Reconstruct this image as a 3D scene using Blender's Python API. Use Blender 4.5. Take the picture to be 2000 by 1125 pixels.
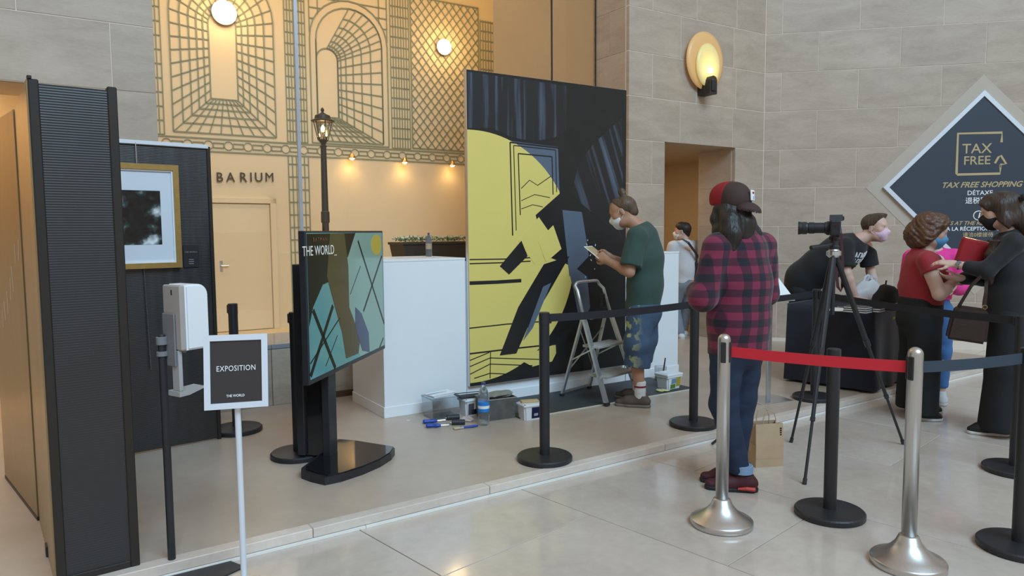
import bpy, bmesh, math, random
import numpy as np
from mathutils import Vector, Matrix
random.seed(7); np.random.seed(7)
sc = bpy.context.scene
for o in list(bpy.data.objects): bpy.data.objects.remove(o)
COL = sc.collection

# ------------------------------------------------------------------ camera
FPX, PITCH, ROLL, EYE = 1400.0, 0.07808, -0.0075, 1.5
_f = np.array([0, math.cos(PITCH), -math.sin(PITCH)]); _u = np.array([0, math.sin(PITCH), math.cos(PITCH)]); _x = np.array([1., 0, 0])
CX = _x*math.cos(ROLL)+_u*math.sin(ROLL); CU = -_x*math.sin(ROLL)+_u*math.cos(ROLL); CF = _f
cam = bpy.data.objects.new('camera', bpy.data.cameras.new('camera')); COL.objects.link(cam)
cam.data.sensor_width = 36; cam.data.lens = 36*FPX/2000; cam.data.clip_start = .05
cam.matrix_world = Matrix(((CX[0], CU[0], -CF[0], 0), (CX[1], CU[1], -CF[1], 0), (CX[2], CU[2], -CF[2], EYE), (0, 0, 0, 1)))
sc.camera = cam

# ------------------------------------------------------------------ light
w = bpy.data.worlds.new('world'); sc.world = w; w.use_nodes = True
bg = w.node_tree.nodes['Background']; bg.inputs[0].default_value = (1.0, .87, .75, 1); bg.inputs[1].default_value = .48

def area(name, loc, target, sx, sy, power, col):
    l = bpy.data.lights.new(name, 'AREA'); l.shape = 'RECTANGLE'; l.size = sx; l.size_y = sy; l.energy = power; l.color = col
    o = bpy.data.objects.new(name, l); COL.objects.link(o); o.location = loc
    o.rotation_euler = (Vector(target)-Vector(loc)).to_track_quat('-Z', 'Y').to_euler(); return o
def point(name, loc, power, col, r=.08):
    l = bpy.data.lights.new(name, 'POINT'); l.energy = power; l.color = col; l.shadow_soft_size = r
    o = bpy.data.objects.new(name, l); COL.objects.link(o); o.location = loc; return o
def spot(name, loc, target, power, col, ang=1.6, blend=.6, r=.05):
    l = bpy.data.lights.new(name, 'SPOT'); l.energy = power; l.color = col; l.spot_size = ang; l.spot_blend = blend; l.shadow_soft_size = r
    o = bpy.data.objects.new(name, l); COL.objects.link(o); o.location = loc
    o.rotation_euler = (Vector(target)-Vector(loc)).to_track_quat('-Z', 'Y').to_euler(); return o
# daylight from the hall's tall glazing behind and to the right of the viewer
area('daylight_glazing', (6.5, -6.5, 13.0), (.3, 5.5, .6), 11, 7, 2850, (.485, .765, 1.0))
WARM = (1.0, .69, .32)
vs = sc.view_settings; vs.view_transform = 'Standard'; vs.look = 'None'; vs.gamma = 1; vs.use_curve_mapping = False; vs.exposure = 0

# ------------------------------------------------------------------ frames
AZ = math.radians(57.5)
A3 = Vector((math.sin(AZ), math.cos(AZ), 0)); B3 = Vector((-math.cos(AZ), math.sin(AZ), 0)); O3 = Vector((-.997, 5.488, 0))
MF = Matrix(((A3.x, B3.x, 0, O3.x), (A3.y, B3.y, 0, O3.y), (0, 0, 1, 0), (0, 0, 0, 1)))   # (along the front, into the wall, up)
def F(t, s, z): return O3+A3*t+B3*s+Vector((0, 0, z))
RZ = math.radians(101); CORNER = F(5.6, .92, 0)
C3 = Vector((math.sin(RZ), math.cos(RZ), 0)); N3 = Vector((-math.cos(RZ), math.sin(RZ), 0))
MR = Matrix(((C3.x, N3.x, 0, CORNER.x), (C3.y, N3.y, 0, CORNER.y), (0, 0, 1, 0), (0, 0, 0, 1)))   # right wall frame
PZ = .06                                                                                    # height of the low stage
def _ray(px, py): return CX*(px-1000)/FPX-CU*(py-562.5)/FPX+CF
def G(px, py, z=0.0):                     # a photo pixel met with a level plane
    d = _ray(px, py); k = (z-EYE)/d[2]; return Vector((d[0]*k, d[1]*k, z))
def onplane(px, py, o, n):
    d = Vector(_ray(px, py)); k = (Vector(o)-Vector((0, 0, EYE))).dot(n)/d.dot(n); return Vector((0, 0, EYE))+d*k
def FT(px, py, s):
    p = onplane(px, py, F(0, s, 0), B3)-O3; return p.dot(A3), p.z
def RT(px, py, s=0.0):
    p = onplane(px, py, CORNER+N3*s, N3)-CORNER; return p.dot(C3), p.z

# ------------------------------------------------------------------ materials
def nt(name):
    m = bpy.data.materials.new(name); m.use_nodes = True; return m, m.node_tree.nodes, m.node_tree.links, m.node_tree.nodes['Principled BSDF']
def pm(name, col, rough=.5, metal=0, var=.08, scale=12, bump=0, bscale=60, spec=.5, coat=0, trans=0, ior=1.45, emit=None, es=0, stretch=(1, 1, 1), sheen=0, alpha=1, croug=.05):
    m, N, L, b = nt(name)
    b.inputs['Roughness'].default_value = rough; b.inputs['Metallic'].default_value = metal
    b.inputs['Specular IOR Level'].default_value = spec; b.inputs['Coat Weight'].default_value = coat; b.inputs['Coat Roughness'].default_value = croug
    b.inputs['Transmission Weight'].default_value = trans; b.inputs['IOR'].default_value = ior; b.inputs['Alpha'].default_value = alpha
    if sheen: b.inputs['Sheen Weight'].default_value = sheen
    tc = N.new('ShaderNodeTexCoord'); mp = N.new('ShaderNodeMapping'); mp.inputs['Scale'].default_value = stretch
    L.new(tc.outputs['Object'], mp.inputs[0])
    n = N.new('ShaderNodeTexNoise'); n.inputs['Scale'].default_value = scale; n.inputs['Detail'].default_value = 5; L.new(mp.outputs[0], n.inputs['Vector'])
    mx = N.new('ShaderNodeMix'); mx.data_type = 'RGBA'
    mx.inputs[6].default_value = (*[max(0, c*(1-var)) for c in col], 1); mx.inputs[7].default_value = (*[min(1, c*(1+var)) for c in col], 1)
    L.new(n.outputs[0], mx.inputs[0]); L.new(mx.outputs[2], b.inputs['Base Color'])
    if bump:
        n2 = N.new('ShaderNodeTexNoise'); n2.inputs['Scale'].default_value = bscale; n2.inputs['Detail'].default_value = 3; L.new(mp.outputs[0], n2.inputs['Vector'])
        bp = N.new('ShaderNodeBump'); bp.inputs['Strength'].default_value = bump; bp.inputs['Distance'].default_value = .01
        L.new(n2.outputs[0], bp.inputs['Height']); L.new(bp.outputs[0], b.inputs['Normal'])
    if emit: b.inputs['Emission Color'].default_value = (*emit, 1); b.inputs['Emission Strength'].default_value = es
    return m
def stone_mat(name, c0, c1, rough=.55, sc_=1.0, rnd=.18, coat=0, stretch=(1, 1, 3.5), bump=.12):
    m, N, L, b = nt(name)
    tc = N.new('ShaderNodeTexCoord'); mp = N.new('ShaderNodeMapping'); mp.inputs['Scale'].default_value = stretch
    oi = N.new('ShaderNodeObjectInfo'); ad = N.new('ShaderNodeVectorMath'); ad.operation = 'ADD'
    sv = N.new('ShaderNodeVectorMath'); sv.operation = 'SCALE'; sv.inputs[3].default_value = 37
    cb = N.new('ShaderNodeCombineXYZ'); [L.new(oi.outputs['Random'], cb.inputs[i]) for i in range(3)]
    L.new(cb.outputs[0], sv.inputs[0]); L.new(tc.outputs['Object'], ad.inputs[0]); L.new(sv.outputs[0], ad.inputs[1]); L.new(ad.outputs[0], mp.inputs[0])
    n1 = N.new('ShaderNodeTexNoise'); n1.inputs['Scale'].default_value = 1.6*sc_; n1.inputs['Detail'].default_value = 8; n1.inputs['Roughness'].default_value = .62
    n1.inputs['Distortion'].default_value = .6
    n2 = N.new('ShaderNodeTexNoise'); n2.inputs['Scale'].default_value = 22*sc_; n2.inputs['Detail'].default_value = 5
    for n in (n1, n2): L.new(mp.outputs[0], n.inputs['Vector'])
    mm = N.new('ShaderNodeMath'); mm.operation = 'MULTIPLY_ADD'; mm.inputs[1].default_value = .35; L.new(n2.outputs[0], mm.inputs[0]); L.new(n1.outputs[0], mm.inputs[2])
    cr = N.new('ShaderNodeValToRGB'); cr.color_ramp.elements[0].position = .42; cr.color_ramp.elements[1].position = .95
    cr.color_ramp.elements[0].color = (*c0, 1); cr.color_ramp.elements[1].color = (*c1, 1); L.new(mm.outputs[0], cr.inputs[0])
    hv = N.new('ShaderNodeHueSaturation'); mr = N.new('ShaderNodeMapRange'); mr.inputs[3].default_value = 1-rnd; mr.inputs[4].default_value = 1+rnd
    L.new(oi.outputs['Random'], mr.inputs[0]); L.new(mr.outputs[0], hv.inputs['Value']); L.new(cr.outputs[0], hv.inputs['Color']); L.new(hv.outputs[0], b.inputs['Base Color'])
    b.inputs['Roughness'].default_value = rough; b.inputs['Coat Weight'].default_value = coat; b.inputs['Coat Roughness'].default_value = .06
    if bump:
        bp = N.new('ShaderNodeBump'); bp.inputs['Strength'].default_value = bump; bp.inputs['Distance'].default_value = .006
        L.new(mm.outputs[0], bp.inputs['Height']); L.new(bp.outputs[0], b.inputs['Normal'])
    return m
def thin_glass(name, tint=(1, 1, 1), refl=.06):
    m, N, L, b = nt(name); N.remove(b); out = N['Material Output']
    t = N.new('ShaderNodeBsdfTransparent'); t.inputs[0].default_value = (*tint, 1)
    g = N.new('ShaderNodeBsdfGlossy'); g.inputs['Roughness'].default_value = .02
    lw = N.new('ShaderNodeLayerWeight'); lw.inputs[0].default_value = .25
    mr = N.new('ShaderNodeMapRange'); mr.inputs[3].default_value = refl*.4; mr.inputs[4].default_value = .4; L.new(lw.outputs['Fresnel'], mr.inputs[0])
    mx = N.new('ShaderNodeMixShader'); L.new(mr.outputs[0], mx.inputs[0]); L.new(t.outputs[0], mx.inputs[1]); L.new(g.outputs[0], mx.inputs[2]); L.new(mx.outputs[0], out.inputs[0])
    return m
def corrugated(name, col, pitch, depth=.5):
    m, N, L, b = nt(name); b.inputs['Base Color'].default_value = (*col, 1); b.inputs['Roughness'].default_value = .38; b.inputs['Specular IOR Level'].default_value = .8
    tc = N.new('ShaderNodeTexCoord'); wv = N.new('ShaderNodeTexWave'); wv.bands_direction = 'Z'; wv.inputs['Scale'].default_value = 1/pitch*.314; wv.inputs['Distortion'].default_value = .25; wv.inputs['Detail Scale'].default_value = .3
    L.new(tc.outputs['Object'], wv.inputs['Vector'])
    n = N.new('ShaderNodeTexNoise'); n.inputs['Scale'].default_value = 2.2
    mp = N.new('ShaderNodeMapping'); mp.inputs['Scale'].default_value = (3, 3, .6); L.new(tc.outputs['Object'], mp.inputs[0]); L.new(mp.outputs[0], n.inputs['Vector'])
    bp = N.new('ShaderNodeBump'); bp.inputs['Strength'].default_value = depth; bp.inputs['Distance'].default_value = .0015; L.new(wv.outputs['Fac'], bp.inputs['Height'])
    b2 = N.new('ShaderNodeBump'); b2.inputs['Strength'].default_value = .35; b2.inputs['Distance'].default_value = .03; L.new(n.outputs[0], b2.inputs['Height']); L.new(bp.outputs[0], b2.inputs['Normal'])
    L.new(b2.outputs[0], b.inputs['Normal']); return m

M = {}
M['stone'] = stone_mat('wall_limestone', (.37, .285, .215), (.52, .42, .33), rnd=.035)
M['stone_dark'] = stone_mat('plinth_limestone', (.30, .26, .21), (.46, .40, .33), rnd=.12)
M['mortar'] = pm('pale_mortar', (.74, .64, .53), .8, var=.05)
M['marble'] = stone_mat('polished_marble', (.50, .415, .35), (.66, .57, .49), rough=.16, sc_=.9, rnd=.06, coat=.25, stretch=(1, 1, 1), bump=0)
M['joint'] = pm('dark_floor_joint', (.25, .22, .2), .6)
M['stage'] = stone_mat('stage_screed', (.42, .33, .26), (.55, .445, .355), rough=.34, sc_=.5, rnd=.0, stretch=(1, 1, 1), bump=.03)
M['edging'] = stone_mat('pale_edging_stone', (.56, .46, .39), (.76, .68, .60), rough=.4, rnd=.08, stretch=(1, 1, 1))
M['edge_strip'] = pm('white_base_strip', (.80, .77, .72), .35)
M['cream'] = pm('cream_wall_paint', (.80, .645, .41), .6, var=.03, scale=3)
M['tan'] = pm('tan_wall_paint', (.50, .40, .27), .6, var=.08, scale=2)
M['trellis'] = pm('grey_green_trellis_paint', (.27, .28, .17), .55, var=.12, scale=20)
M['glass'] = thin_glass('clear_shopfront_glass')
M['steel_line'] = pm('glass_joint_seal', (.42, .44, .48), .35, metal=.3)
M['black_line'] = pm('black_joint_seal', (.02, .02, .02), .4)
M['white'] = pm('white_painted_board', (.80, .81, .82), .45, var=.02, scale=4)
M['white_trim'] = pm('white_gloss_trim', (.82, .83, .84), .3, var=.02)
M['black_panel'] = corrugated('black_corrugated_panel', (.010, .010, .012), .0104, .38)
M['black_trim'] = pm('black_brown_edge_trim', (.022, .017, .014), .42, var=.15)
M['black_metal'] = pm('matt_black_metal', (.022, .022, .025), .42, var=.12, bump=.05, bscale=300)
M['black_plastic'] = pm('black_plastic', (.024, .024, .027), .35, var=.1)
M['gloss_black'] = pm('gloss_black_glass', (.012, .012, .014), .08, coat=.5)
M['alu'] = pm('satin_aluminium', (.72, .74, .77), .32, metal=1, var=.05)
M['alu_white'] = pm('pale_anodised_frame', (.74, .79, .86), .3, metal=.25, var=.03)
M['steel'] = pm('brushed_stainless_steel', (.60, .59, .575), .36, metal=1, var=.10, scale=30, stretch=(8, 8, .4))
M['belt'] = pm('black_webbing_belt', (.018, .018, .022), .7, var=.15, bump=.2, bscale=400)
M['blue_belt'] = pm('dark_blue_webbing_belt', (.035, .05, .07), .7, var=.12, bump=.2, bscale=400)
M['red_belt'] = pm('red_webbing_belt', (.62, .018, .035), .6, var=.06, bump=.2, bscale=400)
M['brass'] = pm('brass', (.75, .5, .2), .3, metal=1)
M['lamp_black'] = pm('cast_iron_black', (.03, .025, .02), .5, bump=.1)
M['white_text'] = pm('white_print', (.85, .85, .85), .5, var=.01)
M['gold_text'] = pm('gold_mark', (.50, .38, .20), .45, var=.03)
M['navy_sign'] = pm('slate_blue_sign_print', (.042, .055, .078), .35, var=.04, scale=3)
M['wood_dark'] = pm('dark_wood', (.10, .06, .03), .5)

# ------------------------------------------------------------------ geometry helpers
def link(o): COL.objects.link(o); return o
def obj(name, me, mat, parent=None, mw=None, smooth=False):
    if isinstance(me, bmesh.types.BMesh):
        bm = me; me = bpy.data.meshes.new(name); bm.normal_update(); bm.to_mesh(me); bm.free()
    if mat is not None and not me.materials:
        for m in (mat if isinstance(mat, (list, tuple)) else [mat]): me.materials.append(M[m] if isinstance(m, str) else m)
    if smooth: me.polygons.foreach_set('use_smooth', [True]*len(me.polygons))
    o = link(bpy.data.objects.new(name, me))
    if parent is not None: o.parent = parent
    if mw is not None: o.matrix_world = mw if parent is None else o.matrix_world
    if mw is not None and parent is not None: o.matrix_local = mw
    return o
def tag(o, label, cat, group=None):
    o['label'] = label; o['category'] = cat
    if group: o['group'] = group
    return o
def struct(o, label=None):
    o['kind'] = 'structure'
    if label: o['label'] = label
    return o
def thing(name, label, cat, loc=(0, 0, 0), rz=0, group=None, mw=None):
    o = link(bpy.data.objects.new(name, None)); o.empty_display_size = .1
    if mw is not None: o.matrix_world = mw
    else: o.location = loc; o.rotation_euler = (0, 0, rz)
    return tag(o, label, cat, group)
def frame(origin, xdir, ydir=None):
    x = Vector(xdir).normalized(); z = Vector((0, 0, 1)); y = z.cross(x) if ydir is None else Vector(ydir).normalized()
    if ydir is not None: z = x.cross(y)
    o = Vector(origin)
    return Matrix(((x.x, y.x, z.x, o.x), (x.y, y.y, z.y, o.y), (x.z, y.z, z.z, o.z), (0, 0, 0, 1)))
def box(x0, x1, y0, y1, z0, z1, bev=0, bm=None, seg=1):
    b = bmesh.new(); bmesh.ops.create_cube(b, size=1)
    bmesh.ops.scale(b, vec=(x1-x0, y1-y0, z1-z0), verts=b.verts); bmesh.ops.translate(b, vec=((x0+x1)/2, (y0+y1)/2, (z0+z1)/2), verts=b.verts)
    if bev: bmesh.ops.bevel(b, geom=b.edges[:], offset=bev, segments=seg, affect='EDGES', profile=.5)
    return merge(bm, b)
def merge(bm, b):
    if bm is None: return b
    me = bpy.data.meshes.new('tmp'); b.to_mesh(me); b.free(); bm.from_mesh(me); bpy.data.meshes.remove(me); return bm
def xform(bm, mat): bmesh.ops.transform(bm, matrix=mat, verts=bm.verts); return bm
def lathe(prof, n=32, bm=None, axis=None, cap=True):
    b = bmesh.new(); rings = []
    for r, z in prof: rings.append([b.verts.new((r*math.cos(2*math.pi*i/n), r*math.sin(2*math.pi*i/n), z)) for i in range(n)])
    for a, c in zip(rings, rings[1:]):
        for i in range(n): b.faces.new((a[i], a[(i+1) % n], c[(i+1) % n], c[i]))
    if cap:
        b.faces.new(rings[0][::-1]); b.faces.new(rings[-1])
    if axis is not None: xform(b, axis)
    return merge(bm, b)
def tube(pts, r, n=8, bm=None, closed=False, sx=1.0):
    pts = [Vector(p) for p in pts]; rs = r if isinstance(r, (list, tuple)) else [r]*len(pts)
    b = bmesh.new(); rings = []; up = None
    for i, p in enumerate(pts):
        if closed: d = pts[(i+1) % len(pts)]-pts[i-1]
        else: d = pts[min(i+1, len(pts)-1)]-pts[max(i-1, 0)]
        d.normalize()
        if up is None: up = Vector((0, 0, 1)) if abs(d.z) < .9 else Vector((1, 0, 0))
        sde = d.cross(up); sde.normalize(); up = sde.cross(d); up.normalize()
        rings.append([b.verts.new(p+sde*(rs[i]*sx*math.cos(2*math.pi*k/n))+up*(rs[i]*math.sin(2*math.pi*k/n))) for k in range(n)])
    m = len(rings)
    for i in range(m if closed else m-1):
        a, c = rings[i], rings[(i+1) % m]
        for k in range(n): b.faces.new((a[k], a[(k+1) % n], c[(k+1) % n], c[k]))
    if not closed: b.faces.new(rings[0][::-1]); b.faces.new(rings[-1])
    bmesh.ops.recalc_face_normals(b, faces=b.faces[:])
    return merge(bm, b)
def bar(p, q, wd, th, side, bm=None):          # straight rectangular bar, wd along side
    p, q = Vector(p), Vector(q); d = (q-p).normalized(); s = Vector(side); s = (s-d*s.dot(d)).normalized(); u = d.cross(s)
    b = bmesh.new(); v = [b.verts.new(e+s*(wd/2*i)+u*(th/2*j)) for e in (p, q) for i, j in ((-1, -1), (1, -1), (1, 1), (-1, 1))]
    for f in ((0, 1, 2, 3), (7, 6, 5, 4), (0, 4, 5, 1), (1, 5, 6, 2), (2, 6, 7, 3), (3, 7, 4, 0)): b.faces.new([v[i] for i in f])
    bmesh.ops.recalc_face_normals(b, faces=b.faces[:]); return merge(bm, b)
def prism(poly, y0, y1, bm=None, plane='xz'):   # polygon in x,z pulled along y (or x,y pulled along z)
    b = bmesh.new()
    P = (lambda a, c, h: (a, h, c)) if plane == 'xz' else (lambda a, c, h: (a, c, h))
    lo = [b.verts.new(P(a, c, y0)) for a, c in poly]; hi = [b.verts.new(P(a, c, y1)) for a, c in poly]; n = len(poly)
    b.faces.new(lo); b.faces.new(hi[::-1])
    for i in range(n): b.faces.new((lo[i], hi[i], hi[(i+1) % n], lo[(i+1) % n]))
    bmesh.ops.recalc_face_normals(b, faces=b.faces[:]); return merge(bm, b)
def strip(pts, wd, th, nrm, bm=None):           # flat ribbon bar along a polyline lying in the plane with normal nrm
    pts = [Vector(p) for p in pts]; nrm = Vector(nrm).normalized(); b = bmesh.new(); R = []
    for i, p in enumerate(pts):
        d = (pts[min(i+1, len(pts)-1)]-pts[max(i-1, 0)]).normalized(); s = d.cross(nrm)
        R.append([b.verts.new(p+s*(wd/2*a)+nrm*(th/2*c)) for a, c in ((-1, -1), (1, -1), (1, 1), (-1, 1))])
    for a, c in zip(R, R[1:]):
        for k in range(4): b.faces.new((a[k], a[(k+1) % 4], c[(k+1) % 4], c[k]))
    b.faces.new(R[0][::-1]); b.faces.new(R[-1]); bmesh.ops.recalc_face_normals(b, faces=b.faces[:]); return merge(bm, b)
def text(name, s, size, mat, parent, mloc, align='CENTER', ext=.0008, shear=0, off=0, sx=1.0, space=1.0):
    c = bpy.data.curves.new(name, 'FONT'); c.body = s; c.size = size; c.align_x = align; c.align_y = 'CENTER'; c.extrude = ext; c.shear = shear; c.offset = off; c.space_character = space; c.resolution_u = 3
    t = link(bpy.data.objects.new('tmp_text', c)); bpy.context.view_layer.update()
    me = bpy.data.meshes.new_from_object(t.evaluated_get(bpy.context.evaluated_depsgraph_get())); bpy.data.objects.remove(t); bpy.data.curves.remove(c)
    if sx != 1: me.transform(Matrix.Diagonal((sx, 1, 1, 1)))
    me.materials.clear()
    return obj(name, me, mat, parent, mloc)
def upright(x, y, z, flip=False):               # text plane facing -Y of its parent, reading along +X
    return Matrix.Translation((x, y, z)) @ Matrix.Rotation(math.pi/2, 4, 'X')
# ================================================================== SETTING
# ---- polished hall floor: bedding plus single slabs
TA = math.radians(47); TU = Vector((math.sin(TA), math.cos(TA), 0)); TV_ = Vector((-math.cos(TA), math.sin(TA), 0))
MT = frame((0, 0, 0), TU, TV_)
floor = struct(obj('floor', box(-9, 14, -9, 9, -.06, -.012), 'joint', mw=MT), 'polished beige marble hall floor')
_tile = {}
def tile_mesh(a, b):
    k = (round(a, 2), round(b, 2))
    if k not in _tile: _tile[k] = obj_mesh(box(-a/2, a/2, -b/2, b/2, -.03, 0, .0015), 'marble')
    return _tile[k]
def obj_mesh(bm, mat):
    me = bpy.data.meshes.new('piece'); bm.normal_update(); bm.to_mesh(me); bm.free(); me.materials.append(M[mat] if isinstance(mat, str) else mat); return me
TW, TL = .985, 1.62
for i in range(-6, 13):
    for j in range(-4, 6):
        cx, cy = .357+i*TW, j*TL+(i % 2)*TL*.5
        p = MT @ Vector((cx, cy, 0))
        if p.y < -1.8 or p.y > 11.5 or p.x < -7 or p.x > 9: continue
        if (p-O3).dot(B3) > 1.4 and (p-O3).dot(A3) < 5: continue
        o = link(bpy.data.objects.new('floor_slab', tile_mesh(TW-.005, TL-.005))); o.parent = floor; o.location = (cx, cy, 0)

# ---- low stage
F0 = Vector((-2.02, 2.705, 0)); ED = Vector((math.sin(math.radians(56.1)), math.cos(math.radians(56.1)), 0)); EN = Vector((-ED.y, ED.x, 0))
ME = frame(F0, ED, EN)
LD = Vector((math.sin(math.radians(-41)), math.cos(math.radians(-41)), 0))
q1 = F0+LD*4.4; q2 = F0+ED*9.1; q3 = q2+EN*2.55
loc2 = lambda p: ((p-F0).dot(ED), (p-F0).dot(EN))
poly = [(.02, .017), (9.1, .017), loc2(q3), loc2(F(5.5, 1.2, 0)), loc2(F(6.05, 1.5, 0)), loc2(F(6.05, 3.95, 0)), loc2(F(3.6, 3.95, 0)), loc2(F(3.6, 1.2, 0)), loc2(F(-2.1, 1.2, 0)), loc2(F(-2.1, 2.6, 0)), loc2(F(-4.3, 2.6, 0)), (loc2(q1)[0]+.02, loc2(q1)[1])]
stage = struct(obj('floor_stage', prism(poly, -.01, PZ, plane='xy'), 'stage', mw=ME), 'low beige stage floor behind the pale stone edge')
x = 0; k = 0
while x < 9.0:
    ln = [1.25, 1.02, 1.4, .93][k % 4]; e = min(x+ln, 9.1)
    obj('edging_stone', box(x+.0015, e-.0015, -.004, .07, .016, PZ+.002, .003), 'edging', stage); x = e; k += 1
x = 0
while x < 9.0:
    obj('base_strip', box(x+.001, min(x+1.52, 9.1)-.001, -.012, .015, 0, .014, .001), 'edge_strip', stage); x += 1.52
LLm = frame(F0, LD); x = .04
LM = ME.inverted() @ LLm
while x < 4.3:
    obj('edging_stone', box(x, x+1.1, -.02, .05, 0, PZ+.002, .003), 'edging', stage, LM); x += 1.103

# ---- limestone walls: mortar backing with single blocks
ZJ = [.105-.482, .105, .587, 1.069, 1.551, 2.033, 2.515, 2.997, 3.479, 3.961, 4.443, 4.925, 5.407, 5.9]
_blk = {}
def block(parent, x0, x1, z0, z1, y=0.0, mat='stone', proud=.0, th=.05, mloc=None):
    k = (round(x1-x0, 3), round(z1-z0, 3), mat)
    if k not in _blk: _blk[k] = obj_mesh(box(0, x1-x0, 0, th, 0, z1-z0, .002), mat)
    o = link(bpy.data.objects.new('stone_block', _blk[k])); o.parent = parent
    m = Matrix.Translation((x0, y-proud, z0)); o.matrix_local = m if mloc is None else mloc @ m; return o
def course(parent, x0, x1, z0, z1, off, L_=1.1, g=.007, y=0., mloc=None, joints=None):
    xs = [x0]; j = joints if joints is not None else [x0+off+i*L_ for i in range(-1, 12)]
    for v in j:
        if x0+.08 < v < x1-.08: xs.append(v)
    xs.append(x1)
    for a, b in zip(xs, xs[1:]): block(parent, a+g/2, b-g/2, z0+g/2, z1-g/2, y, proud=random.uniform(0, .0015), mloc=mloc)
# left facade piece with a low opening at its far left
SF = .92
wl = obj('wall_left', box(-6.5, -1.404, SF+.0035, 1.5, 2.56, 6.0), 'mortar', mw=MF)
wl2 = bmesh.new(); wl2.from_mesh(wl.data); box(-2.15, -1.404, SF+.0035, 1.5, 0, 2.558, 0, wl2); box(-6.5, -4.2, SF+.0035, 1.5, 0, 2.558, 0, wl2); wl2.to_mesh(wl.data); wl2.free()
struct(wl, 'grey beige limestone block wall behind the black display panels')
for i, (z0, z1) in enumerate(zip(ZJ[1:], ZJ[2:])):
    z0 += .045 if i >= 5 else 0; z1 += .045 if i >= 4 else 0
    z0 = max(z0, 0)
    ja = [-1.69-1.12*n for n in range(5)][::-1] if i % 2 == 1 else [-1.69+.56-1.12*n for n in range(6)][::-1]
    if z1 <= 2.57:
        course(wl, -2.15, -1.4, z0, z1, 0, y=SF, joints=ja); course(wl, -6.5, -4.2, z0, z1, 0, y=SF, joints=ja)
    else: course(wl, -6.5, -1.4, z0, z1, 0, y=SF, joints=ja)
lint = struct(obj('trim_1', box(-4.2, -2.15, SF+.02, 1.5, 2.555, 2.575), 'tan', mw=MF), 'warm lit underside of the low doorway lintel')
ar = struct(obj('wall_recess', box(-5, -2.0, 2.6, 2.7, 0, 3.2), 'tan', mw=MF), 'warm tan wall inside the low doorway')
# sconce wall with the doorway
D0, D1, DZ = 3.869, 5.061, 2.515
wc = obj('wall_front', box(3.316, D0-.006, SF+.0035, 3.75, 0, 6), 'mortar', mw=MF)
b = bmesh.new(); b.from_mesh(wc.data); box(D0-.006, 5.62, SF+.0035, 1.52, DZ+.006, 6, 0, b); box(D1+.006, 5.62, SF+.0035, 1.52, 0, DZ+.006, 0, b); b.to_mesh(wc.data); b.free()
struct(wc, 'limestone block wall with the oval wall lamp and the doorway')
TJ = {True: [3.31+.36, 3.31+1.06, 3.31+1.75], False: [3.31+.80, 3.31+1.70]}
for i, (z0, z1) in enumerate(zip(ZJ[1:], ZJ[2:])):
    z0 = max(z0, 0)
    if z1 < 2.52:
        course(wc, 3.312, D0, z0, z1, 0, y=SF, joints=TJ[i % 2 == 0]); course(wc, D1, 5.598, z0, z1, 0, y=SF, joints=[5.4] if i % 2 else [])
    else: course(wc, 3.312, 5.598, z0, z1, 0, y=SF, joints=TJ[i % 2 == 0])
# stones lining the shopfront reveal and the doorway reveal
RV = Matrix.Translation((3.312, 0, 0)) @ Matrix.Rotation(-math.pi/2, 4, 'Z')      # local x runs towards the viewer, local y into the pier
for i, (z0, z1) in enumerate(zip(ZJ[1:], ZJ[2:])):
    course(wc, -1.49, -SF-.056, max(z0, 0), z1, 0, y=0, mloc=RV, joints=[-1.25] if i % 2 else [])
RV2 = Matrix.Translation((D1, 0, 0)) @ Matrix.Rotation(-math.pi/2, 4, 'Z')
for i, (z0, z1) in enumerate(zip(ZJ[1:6], ZJ[2:7])):
    course(wc, -1.52, -SF-.056, max(z0, 0), z1, 0, y=0, mloc=RV2, joints=[-1.2] if i % 2 else [])
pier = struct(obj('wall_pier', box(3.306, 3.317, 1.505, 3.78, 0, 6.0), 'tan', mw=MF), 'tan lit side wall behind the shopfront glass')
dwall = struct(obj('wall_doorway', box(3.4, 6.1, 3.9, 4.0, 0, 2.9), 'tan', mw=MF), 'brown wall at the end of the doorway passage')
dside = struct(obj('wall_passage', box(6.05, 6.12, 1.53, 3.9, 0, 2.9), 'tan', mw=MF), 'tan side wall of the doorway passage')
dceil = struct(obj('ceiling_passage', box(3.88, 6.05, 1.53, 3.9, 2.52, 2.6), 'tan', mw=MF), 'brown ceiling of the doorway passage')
struct(obj('trim_2', box(D0-.012, D0+.012, 1.4, 1.43, PZ, DZ), 'brass', mw=MF), 'thin brass strip standing in for a lit edge inside the doorway')  # gold line of light on the doorway edge, added as a strip
obj('door_head', box(D0, D1, SF+.03, 1.52, DZ+.002, DZ+.02), 'tan', wc)
# right wall with the tax free sign
wr = struct(obj('wall_right', box(-.02, 5.2, .0035, .4, 0, 6), 'mortar', mw=MR), 'limestone block wall carrying the diamond sign')
for i, (z0, z1) in enumerate(zip(ZJ[1:], ZJ[2:])):
    jj = [.2]+[1.108+.945*n for n in range(5)] if i % 2 == 0 else [.635+.945*n for n in range(5)]
    course(wr, .002, 5.2, max(z0, 0), z1, 0, joints=jj)

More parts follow.
